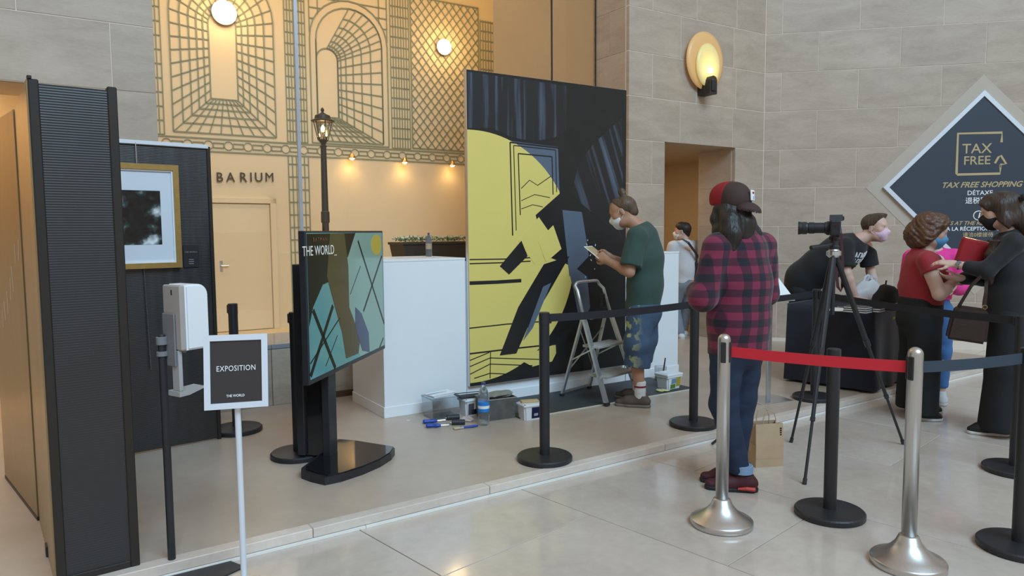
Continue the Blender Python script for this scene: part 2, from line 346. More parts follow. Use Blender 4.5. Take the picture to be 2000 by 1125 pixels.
# ---- shopfront: plinth, glass, room behind with trellis wall
SG, SW = 1.495, 6.4
pl_ = struct(obj('trim_3', box(-1.4, 3.31, SF+.03, 1.62, 0, .55), 'stone_dark', mw=MF), 'grey stone plinth under the shopfront glass')
xs = [-1.4, -.62, .3, 1.3, 2.3, 3.31]
for a, c in zip(xs, xs[1:]): obj('plinth_stone', box(a+.002, c-.002, SF, SF+.05, PZ, .54, .003), 'stone_dark', pl_)
obj('plinth_skirting', box(-.35, 3.31, SF-.012, SF, PZ, PZ+.055, .002), 'wood_dark', pl_)
M['sill'] = pm('polished_grey_sill', (.20, .23, .28), .12, coat=.3)
for a, c in zip(xs, xs[1:]): obj('sill_slab', box(a+.001, c-.001, SF-.008, SG+.12, .54, .576, .002), 'sill', pl_)
gj = [-1.4, -.17, 2.681, 3.306]
for i, (a, c) in enumerate(zip(gj, gj[1:])):
    g = struct(obj('window_%d' % (i+1), box(a+.012, c-.012, SG-.005, SG+.005, .576, 6.0), 'glass', mw=MF), 'clear frameless shopfront glass pane')
struct(obj('trim_4', box(-.185, -.155, SG-.012, SG+.012, .576, 6), 'steel_line', mw=MF), 'grey vertical glass joint beside the street lamp')
struct(obj('trim_5', box(2.675, 2.689, SG-.012, SG+.012, .576, 6), 'black_line', mw=MF), 'black vertical glass joint above the mural')
struct(obj('trim_6', box(3.296, 3.306, SG-.012, SG+.012, .576, 6), 'black_line', mw=MF), 'dark glass seal against the stone reveal')
bw = struct(obj('wall_back', box(-6, 7, SW+.02, SW+.2, -.05, 7.0), 'cream', mw=MF), 'cream wall with green trellis behind the shopfront glass')
struct(obj('floor_shop', box(-6, 7, 1.62, SW+.02, -.05, -.001), 'cream', mw=MF), 'pale floor inside the glazed shop')
struct(obj('ceiling_shop', box(-6, 7, 1.5, SW+.2, 7.0, 7.1), 'cream', mw=MF), 'cream ceiling of the glazed shop')
struct(obj('wall_shop_left', box(-6.1, -6, 1.5, SW+.2, -.05, 7.0), 'cream', mw=MF), 'cream side wall of the glazed shop')
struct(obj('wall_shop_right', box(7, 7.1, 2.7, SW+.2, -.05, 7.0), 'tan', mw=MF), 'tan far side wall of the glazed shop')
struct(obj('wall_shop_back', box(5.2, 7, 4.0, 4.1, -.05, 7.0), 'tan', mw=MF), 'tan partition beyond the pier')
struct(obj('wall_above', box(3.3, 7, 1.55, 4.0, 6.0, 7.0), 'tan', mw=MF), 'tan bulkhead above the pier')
# door in the cream wall
dr = struct(obj('door_1', box(-.10, .762, SW-.004, SW+.02, .01, 1.96, .003), 'cream', mw=MF), 'flush cream door below the dark lettering')
for n_, a, c, z0, z1 in (('door_frame', .77, .86, 0, 2.05), ('door_frame', -.20, -.11, 0, 2.05), ('door_frame', -.20, .86, 1.97, 2.05)):
    obj(n_, box(a, c, SW-.04, SW+.02, z0, z1, .004), 'cream', dr)
h_ = obj('door_handle', tube([(.02, SW-.004, 1.02), (.02, SW-.05, 1.02), (.12, SW-.05, 1.02)], .01), 'alu', dr)
obj('handle_plate', box(.0, .04, SW-.012, SW-.003, .93, 1.1, .002), 'alu', dr)
M['letter'] = pm('dark_brown_letter', (.05, .035, .017), .45)
lt = thing('wall_lettering', 'dark brown capital letters BARIUM on the cream wall above the door', 'lettering', mw=MF @ Matrix.Translation((.0, SW, 2.35)))
bx = [.0, .17, .34, .50, .575, .72]
for ch, px in zip('BARIUM', (429, 450.5, 475, 490.5, 505.5, 526.5)):
    t_, z_ = FT(px, 347, SW-.02); text('letter', ch, .20, 'letter', lt, upright(t_, -.012, z_-2.35), ext=.008, sx=.92, off=.0018 if ch not in 'M' else 0)

# ---- trellis work
tw = .021; yt = SW+.012
def vbar(th, p, q, w_=tw): return obj('bar', bar((p[0], 0, p[1]), (q[0], 0, q[1]), w_, .010, (q[1]-p[1], 0, -(q[0]-p[0]))), 'trellis', th)
def cbar(th, pts, w_=tw): return obj('bar', strip([(a, 0, c) for a, c in pts], w_, .010, (0, 1, 0)), 'trellis', th)
def trellis(label): return thing('trellis_panel', label, 'trellis', mw=MF @ Matrix.Translation((0, yt, 0)), group='green trellis panels on the cream wall')
ZT = 5.95
def ladder_col(label, t0, t1, z0, z1, nv, pitch, th=None):
    th = th or trellis(label)
    for i in range(nv): tt = t0+(t1-t0)*i/(nv-1); vbar(th, (tt, z0), (tt, z1), .017)
    n = int((z1-z0)/pitch)
    for i in range(n+1): vbar(th, (t0, z0+i*pitch), (t1, z0+i*pitch), .017)
ladder_col('narrow trellis strip at the stone edge left of the first arch', -.80, -.68, 2.95, ZT, 3, .2)
ladder_col('upright trellis column between the two arches', 1.085, 1.405, 2.95, ZT, 8, .17)
ladder_col('upright trellis column below the ring frieze beside the door', 1.085, 1.405, .0, 2.72, 6, .2)
ladder_col('upright trellis column between the right arch and the diamond lattice', 2.86, 3.20, 2.95, ZT, 8, .17)
ladder_col('trellis column at the right end of the cream wall', 4.62, 4.90, 2.95, 5.35, 6, .17)
def arch_pts(t0, t1, zb, zs, n=14):
    c, r = (t0+t1)/2, (t1-t0)/2
    return [(t0, zb), (t0, zs)]+[(c-r*math.cos(math.pi*i/n), zs+r*math.sin(math.pi*i/n)) for i in range(1, n)]+[(t1, zs), (t1, zb)]
def persp(label, out, inn, fr, nside, nfloor, narch, left=True):
    th = trellis(label); lerp = lambda a, c, f: a+(c-a)*f; pt = lambda P, Q, f: (lerp(P[0], Q[0], f), lerp(P[1], Q[1], f))
    for f in fr:
        t0, t1, zb, zs = [lerp(a, c, f) for a, c in zip(out, inn)]; P = arch_pts(t0, t1, zb, zs)
        if not left: P = P[8:]
        cbar(th, P); vbar(th, (t0, zb), (t1, zb))
    for sgn in ((0, 1) if left else (1,)):
        for i in range(nside+1): f = i/nside; vbar(th, (out[sgn], lerp(out[2], out[3], f)), (inn[sgn], lerp(inn[2], inn[3], f)), .017)
    for i in range(1, nfloor): f = i/nfloor; vbar(th, (lerp(out[0], out[1], f), out[2]), (lerp(inn[0], inn[1], f), inn[2]), .017)
    Po, Pi = arch_pts(*out, n=narch)[2:-2], arch_pts(*inn, n=narch)[2:-2]
    for k_, (a, c) in enumerate(zip(Po, Pi)):
        if left or k_ > narch*.42: vbar(th, a, c, .017)
    return th
th = persp('left perspective arch of green trellis bars around a plain niche', (-.56, .91, 3.0, 4.75), (-.03, .36, 3.52, 4.62), (0, .26, .49, .69, .86, 1), 9, 9, 12)
th = persp('right perspective arch of green trellis bars above the street lamp', (1.58, 2.70, 3.0, 4.60), (1.58, 1.93, 3.38, 4.30), (0, .26, .47, .66, .82, .93, 1), 8, 9, 14, left=False)
cbar(th, arch_pts(1.48, 2.80, 2.96, 4.62)); vbar(th, (1.48, 2.96), (2.80, 2.96)); cbar(th, arch_pts(1.58, 1.93, 3.38, 4.30)); vbar(th, (1.58, 3.0), (1.58, 4.6)); cbar(th, arch_pts(1.58, 2.70, 3.0, 4.60))
for i in range(6):
    z_ = 4.92+i*.17
    for sgn, e in ((-1, 1.48), (1, 2.80)):
        r_ = .66; dz = z_-4.62; half = math.sqrt(max(0, r_*r_-dz*dz)) if dz < r_ else 0
        vbar(th, (e, z_), (2.14+sgn*half, z_), .017)
for e in (1.48, 2.80, 1.62, 2.66): vbar(th, (e, 4.7 if e in (1.48, 2.8) else 5.0), (e, ZT), .017)
# diamond lattice
th = trellis('diamond lattice of green bars around the right globe lamp'); a0, a1, c0, c1 = 3.24, 4.58, 2.97, 5.55
for e in ((a0, c0, a1, c0), (a0, c1, a1, c1), (a0, c0, a0, c1), (a1, c0, a1, c1)): vbar(th, e[:2], e[2:])
sl = 1.22
for sg in (1, -1):
    b0 = c0-(a1-a0)*sl if sg == 1 else c0
    v = (c0-sl*(a1-a0)) if sg == 1 else c0
    while v < c1+(0 if sg == 1 else sl*(a1-a0)):
        f = lambda t: v+sg*sl*(t-a0); ts = sorted([a0, a1, a0+(c0-v)/(sg*sl), a0+(c1-v)/(sg*sl)]); m_ = [t for t in ts if a0-1e-6 <= t <= a1+1e-6 and c0-1e-6 <= f(t) <= c1+1e-6]
        if len(m_) >= 2 and m_[-1]-m_[0] > .02: vbar(th, (m_[0], f(m_[0])), (m_[-1], f(m_[-1])), .017)
        v += .185
# ring frieze
th = trellis('long frieze of trellis rings running above the door and spot lamps')
vbar(th, (-.8, 2.925), (4.9, 2.925)); vbar(th, (-.8, 2.735), (4.9, 2.735))
rm = obj_mesh(tube([(.062*math.cos(2*math.pi*i/20), 0, .062*math.sin(2*math.pi*i/20)) for i in range(20)], .0075, 5, closed=True), 'trellis')
hm = obj_mesh(bar((-.075, 0, .035), (.075, 0, .035), .018, .012, (0, 0, 1), bar((-.075, 0, -.035), (.075, 0, -.035), .018, .012, (0, 0, 1), bar((-.075, 0, -.035), (-.075, 0, .035), .018, .012, (1, 0, 0), bar((.075, 0, -.035), (.075, 0, .035), .018, .012, (1, 0, 0))))), 'trellis')
nn = 20
for i in range(nn):
    t_ = -.66+i*.285
    o = link(bpy.data.objects.new('ring', rm)); o.parent = th; o.location = (t_, 0, 2.83)
    o = link(bpy.data.objects.new('link_bar', hm)); o.parent = th; o.location = (t_+.1425, 0, 2.83)

# ---- lamps on the cream wall
M['globe'] = pm('lit_opal_globe', (1, .9, .7), .3, emit=(1, .80, .48), es=7)
M['bulb'] = pm('lit_warm_bulb', (1, .85, .5), .3, emit=(1, .66, .25), es=30)
for k_, (px, py, lab) in enumerate(((440, 22, 'lit round opal wall lamp inside the left trellis arch'), (871, 90, 'lit round opal wall lamp on the diamond lattice'))):
    t_, z_ = FT(px, py, SW-.12)
    g = thing('globe_lamp', lab, 'wall lamp', mw=MF @ Matrix.Translation((t_, SW-.03, z_)), group='round globe wall lamps')
    AX = Matrix.Rotation(math.pi/2, 4, 'X')
    R_ = .175 if k_ == 0 else .135
    obj('backplate', lathe([(.05, 0), (R_*1.02, .0), (R_*1.02, .017), (.05, .03)], 32, axis=AX), 'brass', g)
    obj('diffuser', lathe([(R_*math.sin(a), .02+.09*math.cos(a)) for a in [math.pi/2*(1-i/7) for i in range(7)]]+[(.004, .11)], 32, axis=AX), 'globe', g, smooth=True)
    point('globe_light', MF @ Vector((t_, SW-.35, z_)), 13, WARM, .15)
for k_, (px, py) in enumerate(((687, 306), (790, 314), (883, 320))):
    t_, z_ = FT(px, py, SW-.12)
    g = thing('picture_spot', ['lit brass spot lamp on the frieze nearest the street lamp', 'lit brass spot lamp on the frieze above the planter', 'lit brass spot lamp on the frieze nearest the mural'][k_], 'wall lamp', mw=MF @ Matrix.Translation((t_, SW-.03, z_)), group='spot lamps under the frieze')
    obj('arm', tube([(0, 0, .04), (0, -.06, .05), (0, -.1, .017)], .009), 'brass', g)
    obj('shade', lathe([(.025, .05), (.05, .0), (.06, -.03), (.055, -.03), (.045, 0)], 20, axis=Matrix.Translation((0, -.1, 0))), 'brass', g)
    obj('bulb', lathe([(.001, -.055), (.03, -.045), (.04, -.025), (.03, 0), (.001, .01)], 16, axis=Matrix.Translation((0, -.1, 0))), 'bulb', g, smooth=True)
    spot('spot_light', MF @ Vector((t_, SW-.14, z_-.06)), MF @ Vector((t_, SW-.04, z_-1.2)), 4.5, WARM, 2.5, .9)
# unseen warm area lights added below the shop ceiling
for t_ in (-1.5, 1.5, 4.2): area('shop_fill_light', MF @ Vector((t_, 4.2, 6.9)), MF @ Vector((t_, 5.6, 0)), 1.6, 1.0, 50, WARM)
area('passage_light', MF @ Vector((4.4, 2.6, 2.5)), MF @ Vector((4.4, 2.6, 0)), .5, .5, 13, (1, .72, .42))
area('recess_light', MF @ Vector((-3.2, 2.0, 2.9)), MF @ Vector((-3.2, 2.0, 0)), .5, .5, 40, (1, .68, .35))

# ---- oval wall lamp
t_, z_ = FT(1370, 121, SF); sco = thing('oval_wall_lamp', 'oval amber glass wall lamp lit on the limestone wall above the doorway', 'wall lamp', mw=MF @ Matrix.Translation((t_, SF, z_)))
M['bulb_soft'] = pm('lit_small_bulb', (1, .85, .5), .3, emit=(1, .72, .30), es=6)
M['amber'] = pm('lit_amber_glass', (.60, .36, .15), .35, emit=(.95, .56, .22), es=.20)
M['pale_amber'] = pm('lit_pale_glass', (.62, .52, .22), .35, emit=(.95, .78, .34), es=.30)
def oval(rx, rz, y0, y1, dome, cx=0, cz=0):
    b = bmesh.new(); n = 48; prev = None
    for f, yy in ((1, y0), (1.0, y1), (.85, y1-dome*.5), (.5, y1-dome*.9), (.02, y1-dome)):
        ring = [b.verts.new((cx+rx*f*math.cos(2*math.pi*i/n), yy, cz+rz*f*math.sin(2*math.pi*i/n))) for i in range(n)]
        if prev: [b.faces.new((prev[i], prev[(i+1) % n], ring[(i+1) % n], ring[i])) for i in range(n)]
        else: b.faces.new(ring)
        prev = ring
    b.faces.new(prev); bmesh.ops.recalc_face_normals(b, faces=b.faces[:]); return b
obj('outer_disc', oval(.305, .335, -.05, -.062, .03), 'amber', sco, smooth=True)
obj('inner_disc', oval(.195, .25, -.10, -.11, .025, .0, -.06), 'pale_amber', sco, smooth=True)
obj('bulb', lathe([(.001, -.035), (.03, -.02), (.035, 0), (.03, .017), (.001, .035)], 16, axis=Matrix.Translation((0, -.14, -.13))), 'bulb_soft', sco, smooth=True)
obj('bracket', prism([(-.06, -.40), (.06, -.40), (.06, -.24), (.045, -.205), (0, -.19), (-.045, -.205), (-.06, -.24)], -.19, 0), 'lamp_black', sco)
obj('bracket_shade', box(-.035, .035, -.205, -.19, -.37, -.24, .006), 'black_metal', sco)
point('oval_lamp_light', MF @ Vector((t_, SF-.22, z_-.1)), 1.6, WARM, .06)
# ================================================================== THINGS
# ---- black and gold exhibition wall
M['gold'] = pm('brushed_gold_laminate', (.33, .245, .135), .33, metal=.75, var=.16, scale=5, stretch=(2, 2, .12))
M['gold_mark'] = pm('pale_painted_reflection', (.62, .52, .38), .5, var=.1)  # reflections in the gold panel, put on as pale coloured marks
FD = Vector((math.sin(math.radians(53)), math.cos(math.radians(53)), 0))
MP1 = frame((-1.88, 2.845, PZ), FD)
pn = thing('display_panel', 'tall black corrugated exhibition wall end with gold left side, nearest the viewer', 'display panel', mw=MP1)
obj('front_sheet', box(.025, .283, .004, .02, .02, 2.035), 'black_panel', pn)
for a, c in ((0, .036), (.272, .308)): obj('edge_post', box(a, c, -.004, .05, 0, 2.05, .004), 'black_trim', pn)
obj('post_cap', box(-.002, .014, -.006, .03, 2.05, 2.062, .002), 'black_plastic', pn)
obj('bottom_rail', box(.036, .272, -.001, .03, 0, .03, .002), 'black_trim', pn)
obj('core', box(.012, .296, .03, .855, .004, 2.04), 'black_trim', pn)
obj('gold_side', box(-.006, .012, .004, .857, .0, 2.046, .001), 'gold', pn)
obj('back_side', box(.296, .308, .05, .857, .0, 2.046), 'black_panel', pn)
obj('side_foot', box(-.014, .0, .34, .40, -.0, .05, .003), 'black_plastic', pn)
GD = Vector((math.sin(math.radians(-43.8)), math.cos(math.radians(-43.8)), 0))
MP2 = frame(MP1 @ Vector((0, .86, 0)), GD)
pg = thing('display_panel', 'brushed gold exhibition panel at the left picture edge', 'display panel', mw=MP2)
obj('gold_face', box(.005, .9, .0, .012, .02, 2.05, .001), 'gold', pg)
obj('back_sheet', box(.005, .9, -.05, -.001, .02, 2.05), 'black_trim', pg)
obj('bottom_rail', box(.005, .9, -.045, .014, 0, .019, .001), 'black_trim', pg)
for i_, (x0, z0, h0) in enumerate(((.08, 1.32, .10), (.17, 1.30, .10), (.27, 1.15, .13), (.36, 1.10, .12), (.46, 1.02, .12), (.55, .98, .10), (.64, .93, .10))):
    obj('reflection_mark', bar((x0, .0128, z0), (x0+.02*(i_ % 3-1), .0128, z0+h0), .010, .001, (1, 0, 0)), 'gold_mark', pg)

# ---- black panel with the framed picture
P2D = Vector((math.sin(math.radians(50.2)), math.cos(math.radians(50.2)), 0))
MP3 = frame((-2.48, 4.61, PZ), P2D)
p3 = thing('display_panel', 'black corrugated exhibition panel with pale top rail behind the framed picture', 'display panel', mw=MP3)
obj('sheet', box(-.52, .525, .005, .03, .01, 2.02), 'black_panel', p3)
for a, c in ((-.55, -.52), (.525, .55)): obj('edge_post', box(a, c, -.004, .04, 0, 2.035, .003), 'black_trim', p3)
obj('top_rail', box(-.52, .535, -.012, .035, 2.02, 2.046, .003), 'alu_white', p3)
obj('hanging_rod', tube([(.085, -.012, 2.03), (.085, -.02, 1.9)], .0028, 6), 'alu', p3)
obj('hanging_rod', tube([(.085, -.012, 1.9), (.112, -.016, .55)], .0028, 6), 'alu', p3)
M['gold_frame'] = pm('old_gold_frame', (.42, .27, .09), .35, metal=.6, var=.2, scale=25)
M['mat_board'] = pm('pale_mat_board', (.66, .70, .76), .5, var=.02)
def art_mat():
    m, N, L, b_ = nt('dark_abstract_print'); tc = N.new('ShaderNodeTexCoord'); v = N.new('ShaderNodeTexVoronoi'); v.inputs['Scale'].default_value = 26
    n = N.new('ShaderNodeTexNoise'); n.inputs['Scale'].default_value = 9; n.inputs['Detail'].default_value = 4; L.new(tc.outputs['Object'], v.inputs['Vector']); L.new(tc.outputs['Object'], n.inputs['Vector'])
    r1 = N.new('ShaderNodeValToRGB'); r1.color_ramp.elements[0].position = .5; r1.color_ramp.elements[1].position = .68; r1.color_ramp.elements[0].color = (.012, .014, .016, 1); r1.color_ramp.elements[1].color = (.9, .95, 1, 1)
    e = r1.color_ramp.elements.new(.57); e.color = (.05, .09, .085, 1)
    L.new(n.outputs[0], r1.inputs[0]); mx = N.new('ShaderNodeMix'); mx.data_type = 'RGBA'; mx.blend_type = 'MULTIPLY'; mx.inputs[0].default_value = .8; L.new(r1.outputs[0], mx.inputs[6]); L.new(v.outputs['Distance'], mx.inputs[7]); L.new(mx.outputs[2], b_.inputs['Base Color'])
    b_.inputs['Roughness'].default_value = .15; return m
M['art'] = art_mat()
pc = thing('framed_picture', 'gold framed dark print with wide pale mat hanging on the black panel', 'picture', mw=MP3 @ Matrix.Translation((0, -.004, 0)))
fx0, fx1, fz0, fz1 = -.20, .33, 1.22, 1.895
for n_, p_ in (('frame_bar', [(fx0, fz0), (fx1, fz0), (fx1-.035, fz0+.035), (fx0+.035, fz0+.035)]), ('frame_bar', [(fx0, fz1), (fx1, fz1), (fx1-.035, fz1-.035), (fx0+.035, fz1-.035)]), ('frame_bar', [(fx0, fz0), (fx0+.035, fz0+.035), (fx0+.035, fz1-.035), (fx0, fz1)]), ('frame_bar', [(fx1, fz0), (fx1-.035, fz0+.035), (fx1-.035, fz1-.035), (fx1, fz1)])):
    obj(n_, prism(p_, -.035, 0), 'gold_frame', pc)
i0 = .035
for p_ in ([(fx0+i0, fz0+i0), (fx1-i0, fz0+i0), (fx1-i0-.01, fz0+i0+.01), (fx0+i0+.01, fz0+i0+.01)], [(fx0+i0, fz1-i0), (fx1-i0, fz1-i0), (fx1-i0-.01, fz1-i0-.01), (fx0+i0+.01, fz1-i0-.01)], [(fx1-i0, fz0+i0), (fx1-i0-.01, fz0+i0+.01), (fx1-i0-.01, fz1-i0-.01), (fx1-i0, fz1-i0)], [(fx0+i0, fz0+i0), (fx0+i0+.01, fz0+i0+.01), (fx0+i0+.01, fz1-i0-.01), (fx0+i0, fz1-i0)]):
    obj('inner_lip', prism(p_, -.026, 0), 'white_trim', pc)
obj('mat_board', box(fx0+i0, fx1-i0, -.016, -.004, fz0+i0, fz1-i0), 'mat_board', pc)
obj('print', box(-.085, .215, -.0175, -.016, 1.375, 1.725), 'art', pc)
lb = thing('caption_plate', 'small black caption plate beside the gold framed picture', 'label', mw=MP3 @ Matrix.Translation((.397, .004, 1.29)))
obj('plate', box(-.05, .05, -.008, 0, -.075, .075, .002), 'black_plastic', lb)
M['dim_text'] = pm('dim_grey_print', (.25, .25, .25), .5)
text('caption_line', 'THE WORLD', .014, 'dim_text', lb, upright(0, -.009, .03))
for z_, w_ in ((-.02, .03), (-.034, .034), (-.048, .03)): obj('caption_rule', box(-w_/2, w_/2, -.009, -.008, z_-.002, z_+.002), 'dim_text', lb)

# ---- stanchions
def stanchion(name, label, pos, top, group, heads=()):
    s_ = thing(name, label, 'stanchion', pos, 0, group); h = top-pos[2]
    obj('base', lathe([(.168, 0), (.175, .005), (.175, .026), (.168, .033), (.04, .040), (.036, .040)], 48), 'black_metal', s_, smooth=False)
    obj('post', lathe([(.0325, .036), (.0325, h-.075)], 32), 'black_metal', s_, smooth=False)
    hd = obj('belt_head', lathe([(.034, h-.075), (.034, h-.004), (.030, h), (.001, h)], 32), 'black_plastic', s_)
    for a in heads: obj('belt_clip', xform(box(.030, .048, -.016, .016, h-.072, h-.012, .002), Matrix.Rotation(a, 4, 'Z')), 'black_plastic', hd)
    return s_
def heading(p, q): return math.atan2(q[1]-p[1], q[0]-p[0])
SP1, SP2, SP3 = Vector((.199, 4.44, PZ)), Vector((1.336, 5.216, PZ)), Vector((2.572, 6.025, PZ)); SP5, SP6, SP7 = Vector((3.10, 4.33, 0)), Vector((2.369, 3.255, 0)), Vector((1.664, 3.671, 0))
SPb, SPt = Vector((-2.02, 5.156, PZ)), Vector((-1.395, 4.56, PZ))
gs = 'black belt stanchions'
stanchion('stanchion', 'black belt stanchion on the stage in front of the mural and paint clutter', SP1, 1.0, gs, (heading(SP1, SP2), ))
stanchion('stanchion', 'black belt stanchion on the stage between painter and plaid shirted man', SP2, 1.0, gs, (heading(SP2, SP1), heading(SP2, SP3)))
stanchion('stanchion', 'black belt stanchion on the stage behind the camera tripod', SP3, 1.0, gs, (heading(SP3, SP2), heading(SP3, SP5)))
stanchion('stanchion', 'black belt stanchion at the right edge half hidden behind the nearest one', SP5, .97, gs, (heading(SP5, SP3), ))
stanchion('stanchion', 'black belt stanchion nearest the viewer at the right picture edge', SP6, .953, gs)
stanchion('stanchion', 'black belt stanchion behind the red belt between the steel posts', SP7, .886, gs)
stanchion('stanchion', 'black belt stanchion behind the exposition sign', SPb, 1.0, gs, (2.6, ))
stanchion('stanchion', 'black belt stanchion behind the television stand', SPt, 1.0, gs, (2.6, ))
def steel(name, label, pos, angs):
    s_ = thing(name, label, 'stanchion', pos, 0, 'steel stanchions holding the red belt'); h = .985
    obj('base', lathe([(.150, 0), (.156, .004), (.156, .028), (.150, .034), (.115, .050), (.08, .075), (.055, .105), (.042, .135), (.036, .14)], 56), 'steel', s_, smooth=True)
    obj('post', lathe([(.0315, .13), (.0315, h-.03)]+[(.0315*math.cos(a), h-.03+.03*math.sin(a)) for a in (.3, .6, .9, 1.2, 1.45)], 40), 'steel', s_, smooth=True)
    for a in angs: obj('belt_slot', xform(box(.026, .0355, -.013, .013, h-.145, h-.04, .0045, seg=2), Matrix.Rotation(a, 4, 'Z')), 'black_plastic', s_)
    return s_
SS1, SS2 = Vector((1.063, 3.563, 0)), Vector((1.764, 3.104, 0))
steel('steel_stanchion', 'brushed steel stanchion in front of the plaid shirted man', SS1, (heading(SS1, SS2), heading(SS1, SS2)+math.pi-.5, heading(SS1, SS2)-1.4))
steel('steel_stanchion', 'brushed steel stanchion at the right end of the red belt', SS2, (heading(SS2, SS1), heading(SS2, SP6), heading(SS2, SS1)+1.1))
def belt(label, p, q, mat, z0, z1, hgt, sag, off=.036):
    p, q = Vector(p), Vector(q); d = (q-p); d.z = 0; d.normalize(); a, c = p+d*off, q-d*off; b_ = bmesh.new(); R_ = []; nrm = Vector((-d.y, d.x, 0)); n = 24
    for i in range(n+1):
        f = i/n; m_ = a.lerp(c, f); z = z0+(z1-z0)*f-sag*4*f*(1-f)
        R_.append([b_.verts.new(Vector((m_.x, m_.y, z+hgt/2*k))+nrm*(.0012*j)) for j, k in ((-1, -1), (1, -1), (1, 1), (-1, 1))])
    for u_, v_ in zip(R_, R_[1:]):
        for k in range(4): b_.faces.new((u_[k], u_[(k+1) % 4], v_[(k+1) % 4], v_[k]))
    b_.faces.new(R_[0][::-1]); b_.faces.new(R_[-1]); bmesh.ops.recalc_face_normals(b_, faces=b_.faces[:])
    return tag(obj('barrier_belt', b_, mat), label, 'barrier belt', 'barrier belts')
belt('black barrier belt running in front of the mural and painter', SP1, SP2, 'belt', .962, .962, .05, .012, .05)
belt('black barrier belt running behind the plaid shirted man', SP2, SP3, 'belt', .962, .962, .05, .015, .05)
belt('black barrier belt running past the table and the two women', SP3, SP5, 'belt', .962, .935, .05, .02, .05)
belt('red barrier belt between the two steel stanchions', SS1, SS2, 'red_belt', .895, .895, .052, .006)
belt('dark blue barrier belt from the right steel stanchion', SS2, SP6, 'blue_belt', .895, .905, .05, .006)

# ---- hand sanitiser stand
sn = thing('sanitiser_stand', 'hand sanitiser dispenser on a thin black pole stand', 'sanitiser stand', (-1.521, 3.084, 0), 1.0)
obj('base_plate', box(-.10, .20, -.24, .06, 0, .008, .002), 'black_metal', sn)
obj('pole', lathe([(.0165, .008), (.0165, 1.06), (.012, 1.066)], 20), 'black_metal', sn, smooth=False)
M['grey_plastic'] = pm('mid_grey_plastic', (.20, .20, .21), .45)
for z_ in (.985, 1.045): obj('clamp', lathe([(.019, z_-.012 if z_ < 1 else z_-.022), (.024, z_-.010 if z_ < 1 else z_-.02), (.024, z_+.008 if z_ < 1 else z_+.012), (.019, z_+.01 if z_ < 1 else z_+.014)], 20), 'grey_plastic', sn)
obj('back_plate', box(.012, .020, -.075, .012, .93, 1.16, .003), 'grey_plastic', sn)
def rprof(x0, x1, z0, z1, r0, r1):
    P = [(x0, z0)]; 
    P += [(x1-r0+r0*math.sin(a), z0+r0-r0*math.cos(a)) for a in [math.pi/2*i/6 for i in range(7)]]
    P += [(x1-r1+r1*math.cos(a), z1-r1+r1*math.sin(a)) for a in [math.pi/2*i/6 for i in range(7)]]
    P += [(x0+.01, z1), (x0, z1-.006)]; return P
hb = prism(rprof(.045, .155, 1.0, 1.285, .03, .05), -.115, .02); bmesh.ops.bevel(hb, geom=[e for e in hb.edges if abs(e.verts[0].co.y-e.verts[1].co.y) < 1e-5], offset=.008, segments=2, affect='EDGES')
M['disp_white'] = pm('white_dispenser_plastic', (.82, .83, .85), .3, var=.01)
dh = obj('dispenser_body', hb, 'disp_white', sn); 
M['disp_grey'] = pm('taupe_plastic', (.40, .36, .33), .45)
sh_ = obj('dispenser_back', box(.022, .047, -.112, .018, 1.0, 1.283, .006), 'disp_grey', sn); obj('keyhole', box(.020, .0225, -.055, -.047, 1.24, 1.262, .001), 'black_plastic', sh_)
obj('nozzle', box(.05, .072, -.07, -.02, .985, 1.0, .003), 'grey_plastic', sn)
M['tray_grey'] = pm('pale_grey_tray', (.42, .42, .42), .4)
tr_ = obj('tray_arm', box(.022, .04, -.085, -.03, .82, 1.0, .004), 'tray_grey', sn); obj('drip_tray', prism([(.012, .80), (.06, .802), (.135, .822), (.135, .828), (.04, .822), (.012, .822)], -.095, -.01), 'tray_grey', sn)

# ---- exposition sign
MS = frame((-1.127, 2.888, 0), (.93, .36, 0)); es = thing('sign_stand', 'aluminium framed black EXPOSITION sign on a thin pole', 'sign', mw=MS)
obj('pole', lathe([(.0125, .01), (.0125, .80)], 20), 'alu_white', es); obj('base', lathe([(.15, 0), (.15, .008), (.03, .014)], 40), 'alu', es)
TL_ = Matrix.Translation((0, -.016, .945)) @ Matrix.Rotation(math.radians(-6), 4, 'X') @ Matrix.Rotation(math.radians(1.2), 4, 'Y')
hd = obj('poster_board', xform(box(-.102, .102, -.004, .006, -.13, .13), TL_), pm('charcoal_poster', (.045, .038, .038), .3, var=.03), es)
W_, H_ = .121, .149
for p_ in ([(-W_, -H_), (W_, -H_), (W_-.024, -H_+.024), (-W_+.024, -H_+.024)], [(-W_, H_), (W_, H_), (W_-.024, H_-.024), (-W_+.024, H_-.024)], [(-W_, -H_), (-W_+.024, -H_+.024), (-W_+.024, H_-.024), (-W_, H_)], [(W_, -H_), (W_-.024, -H_+.024), (W_-.024, H_-.024), (W_, H_)]):
    f_ = prism(p_, -.011, .008); obj('frame_bar', xform(f_, TL_), 'alu_white', es)
text('heading', 'EXPOSITION', .031, 'white_text', es, TL_ @ upright(0, -.005, .012), sx=.80, space=1.08)
text('small_heading', 'THE WORLD', .014, 'white_text', es, TL_ @ upright(-.004, -.005, -.098), off=.0002, sx=.85)

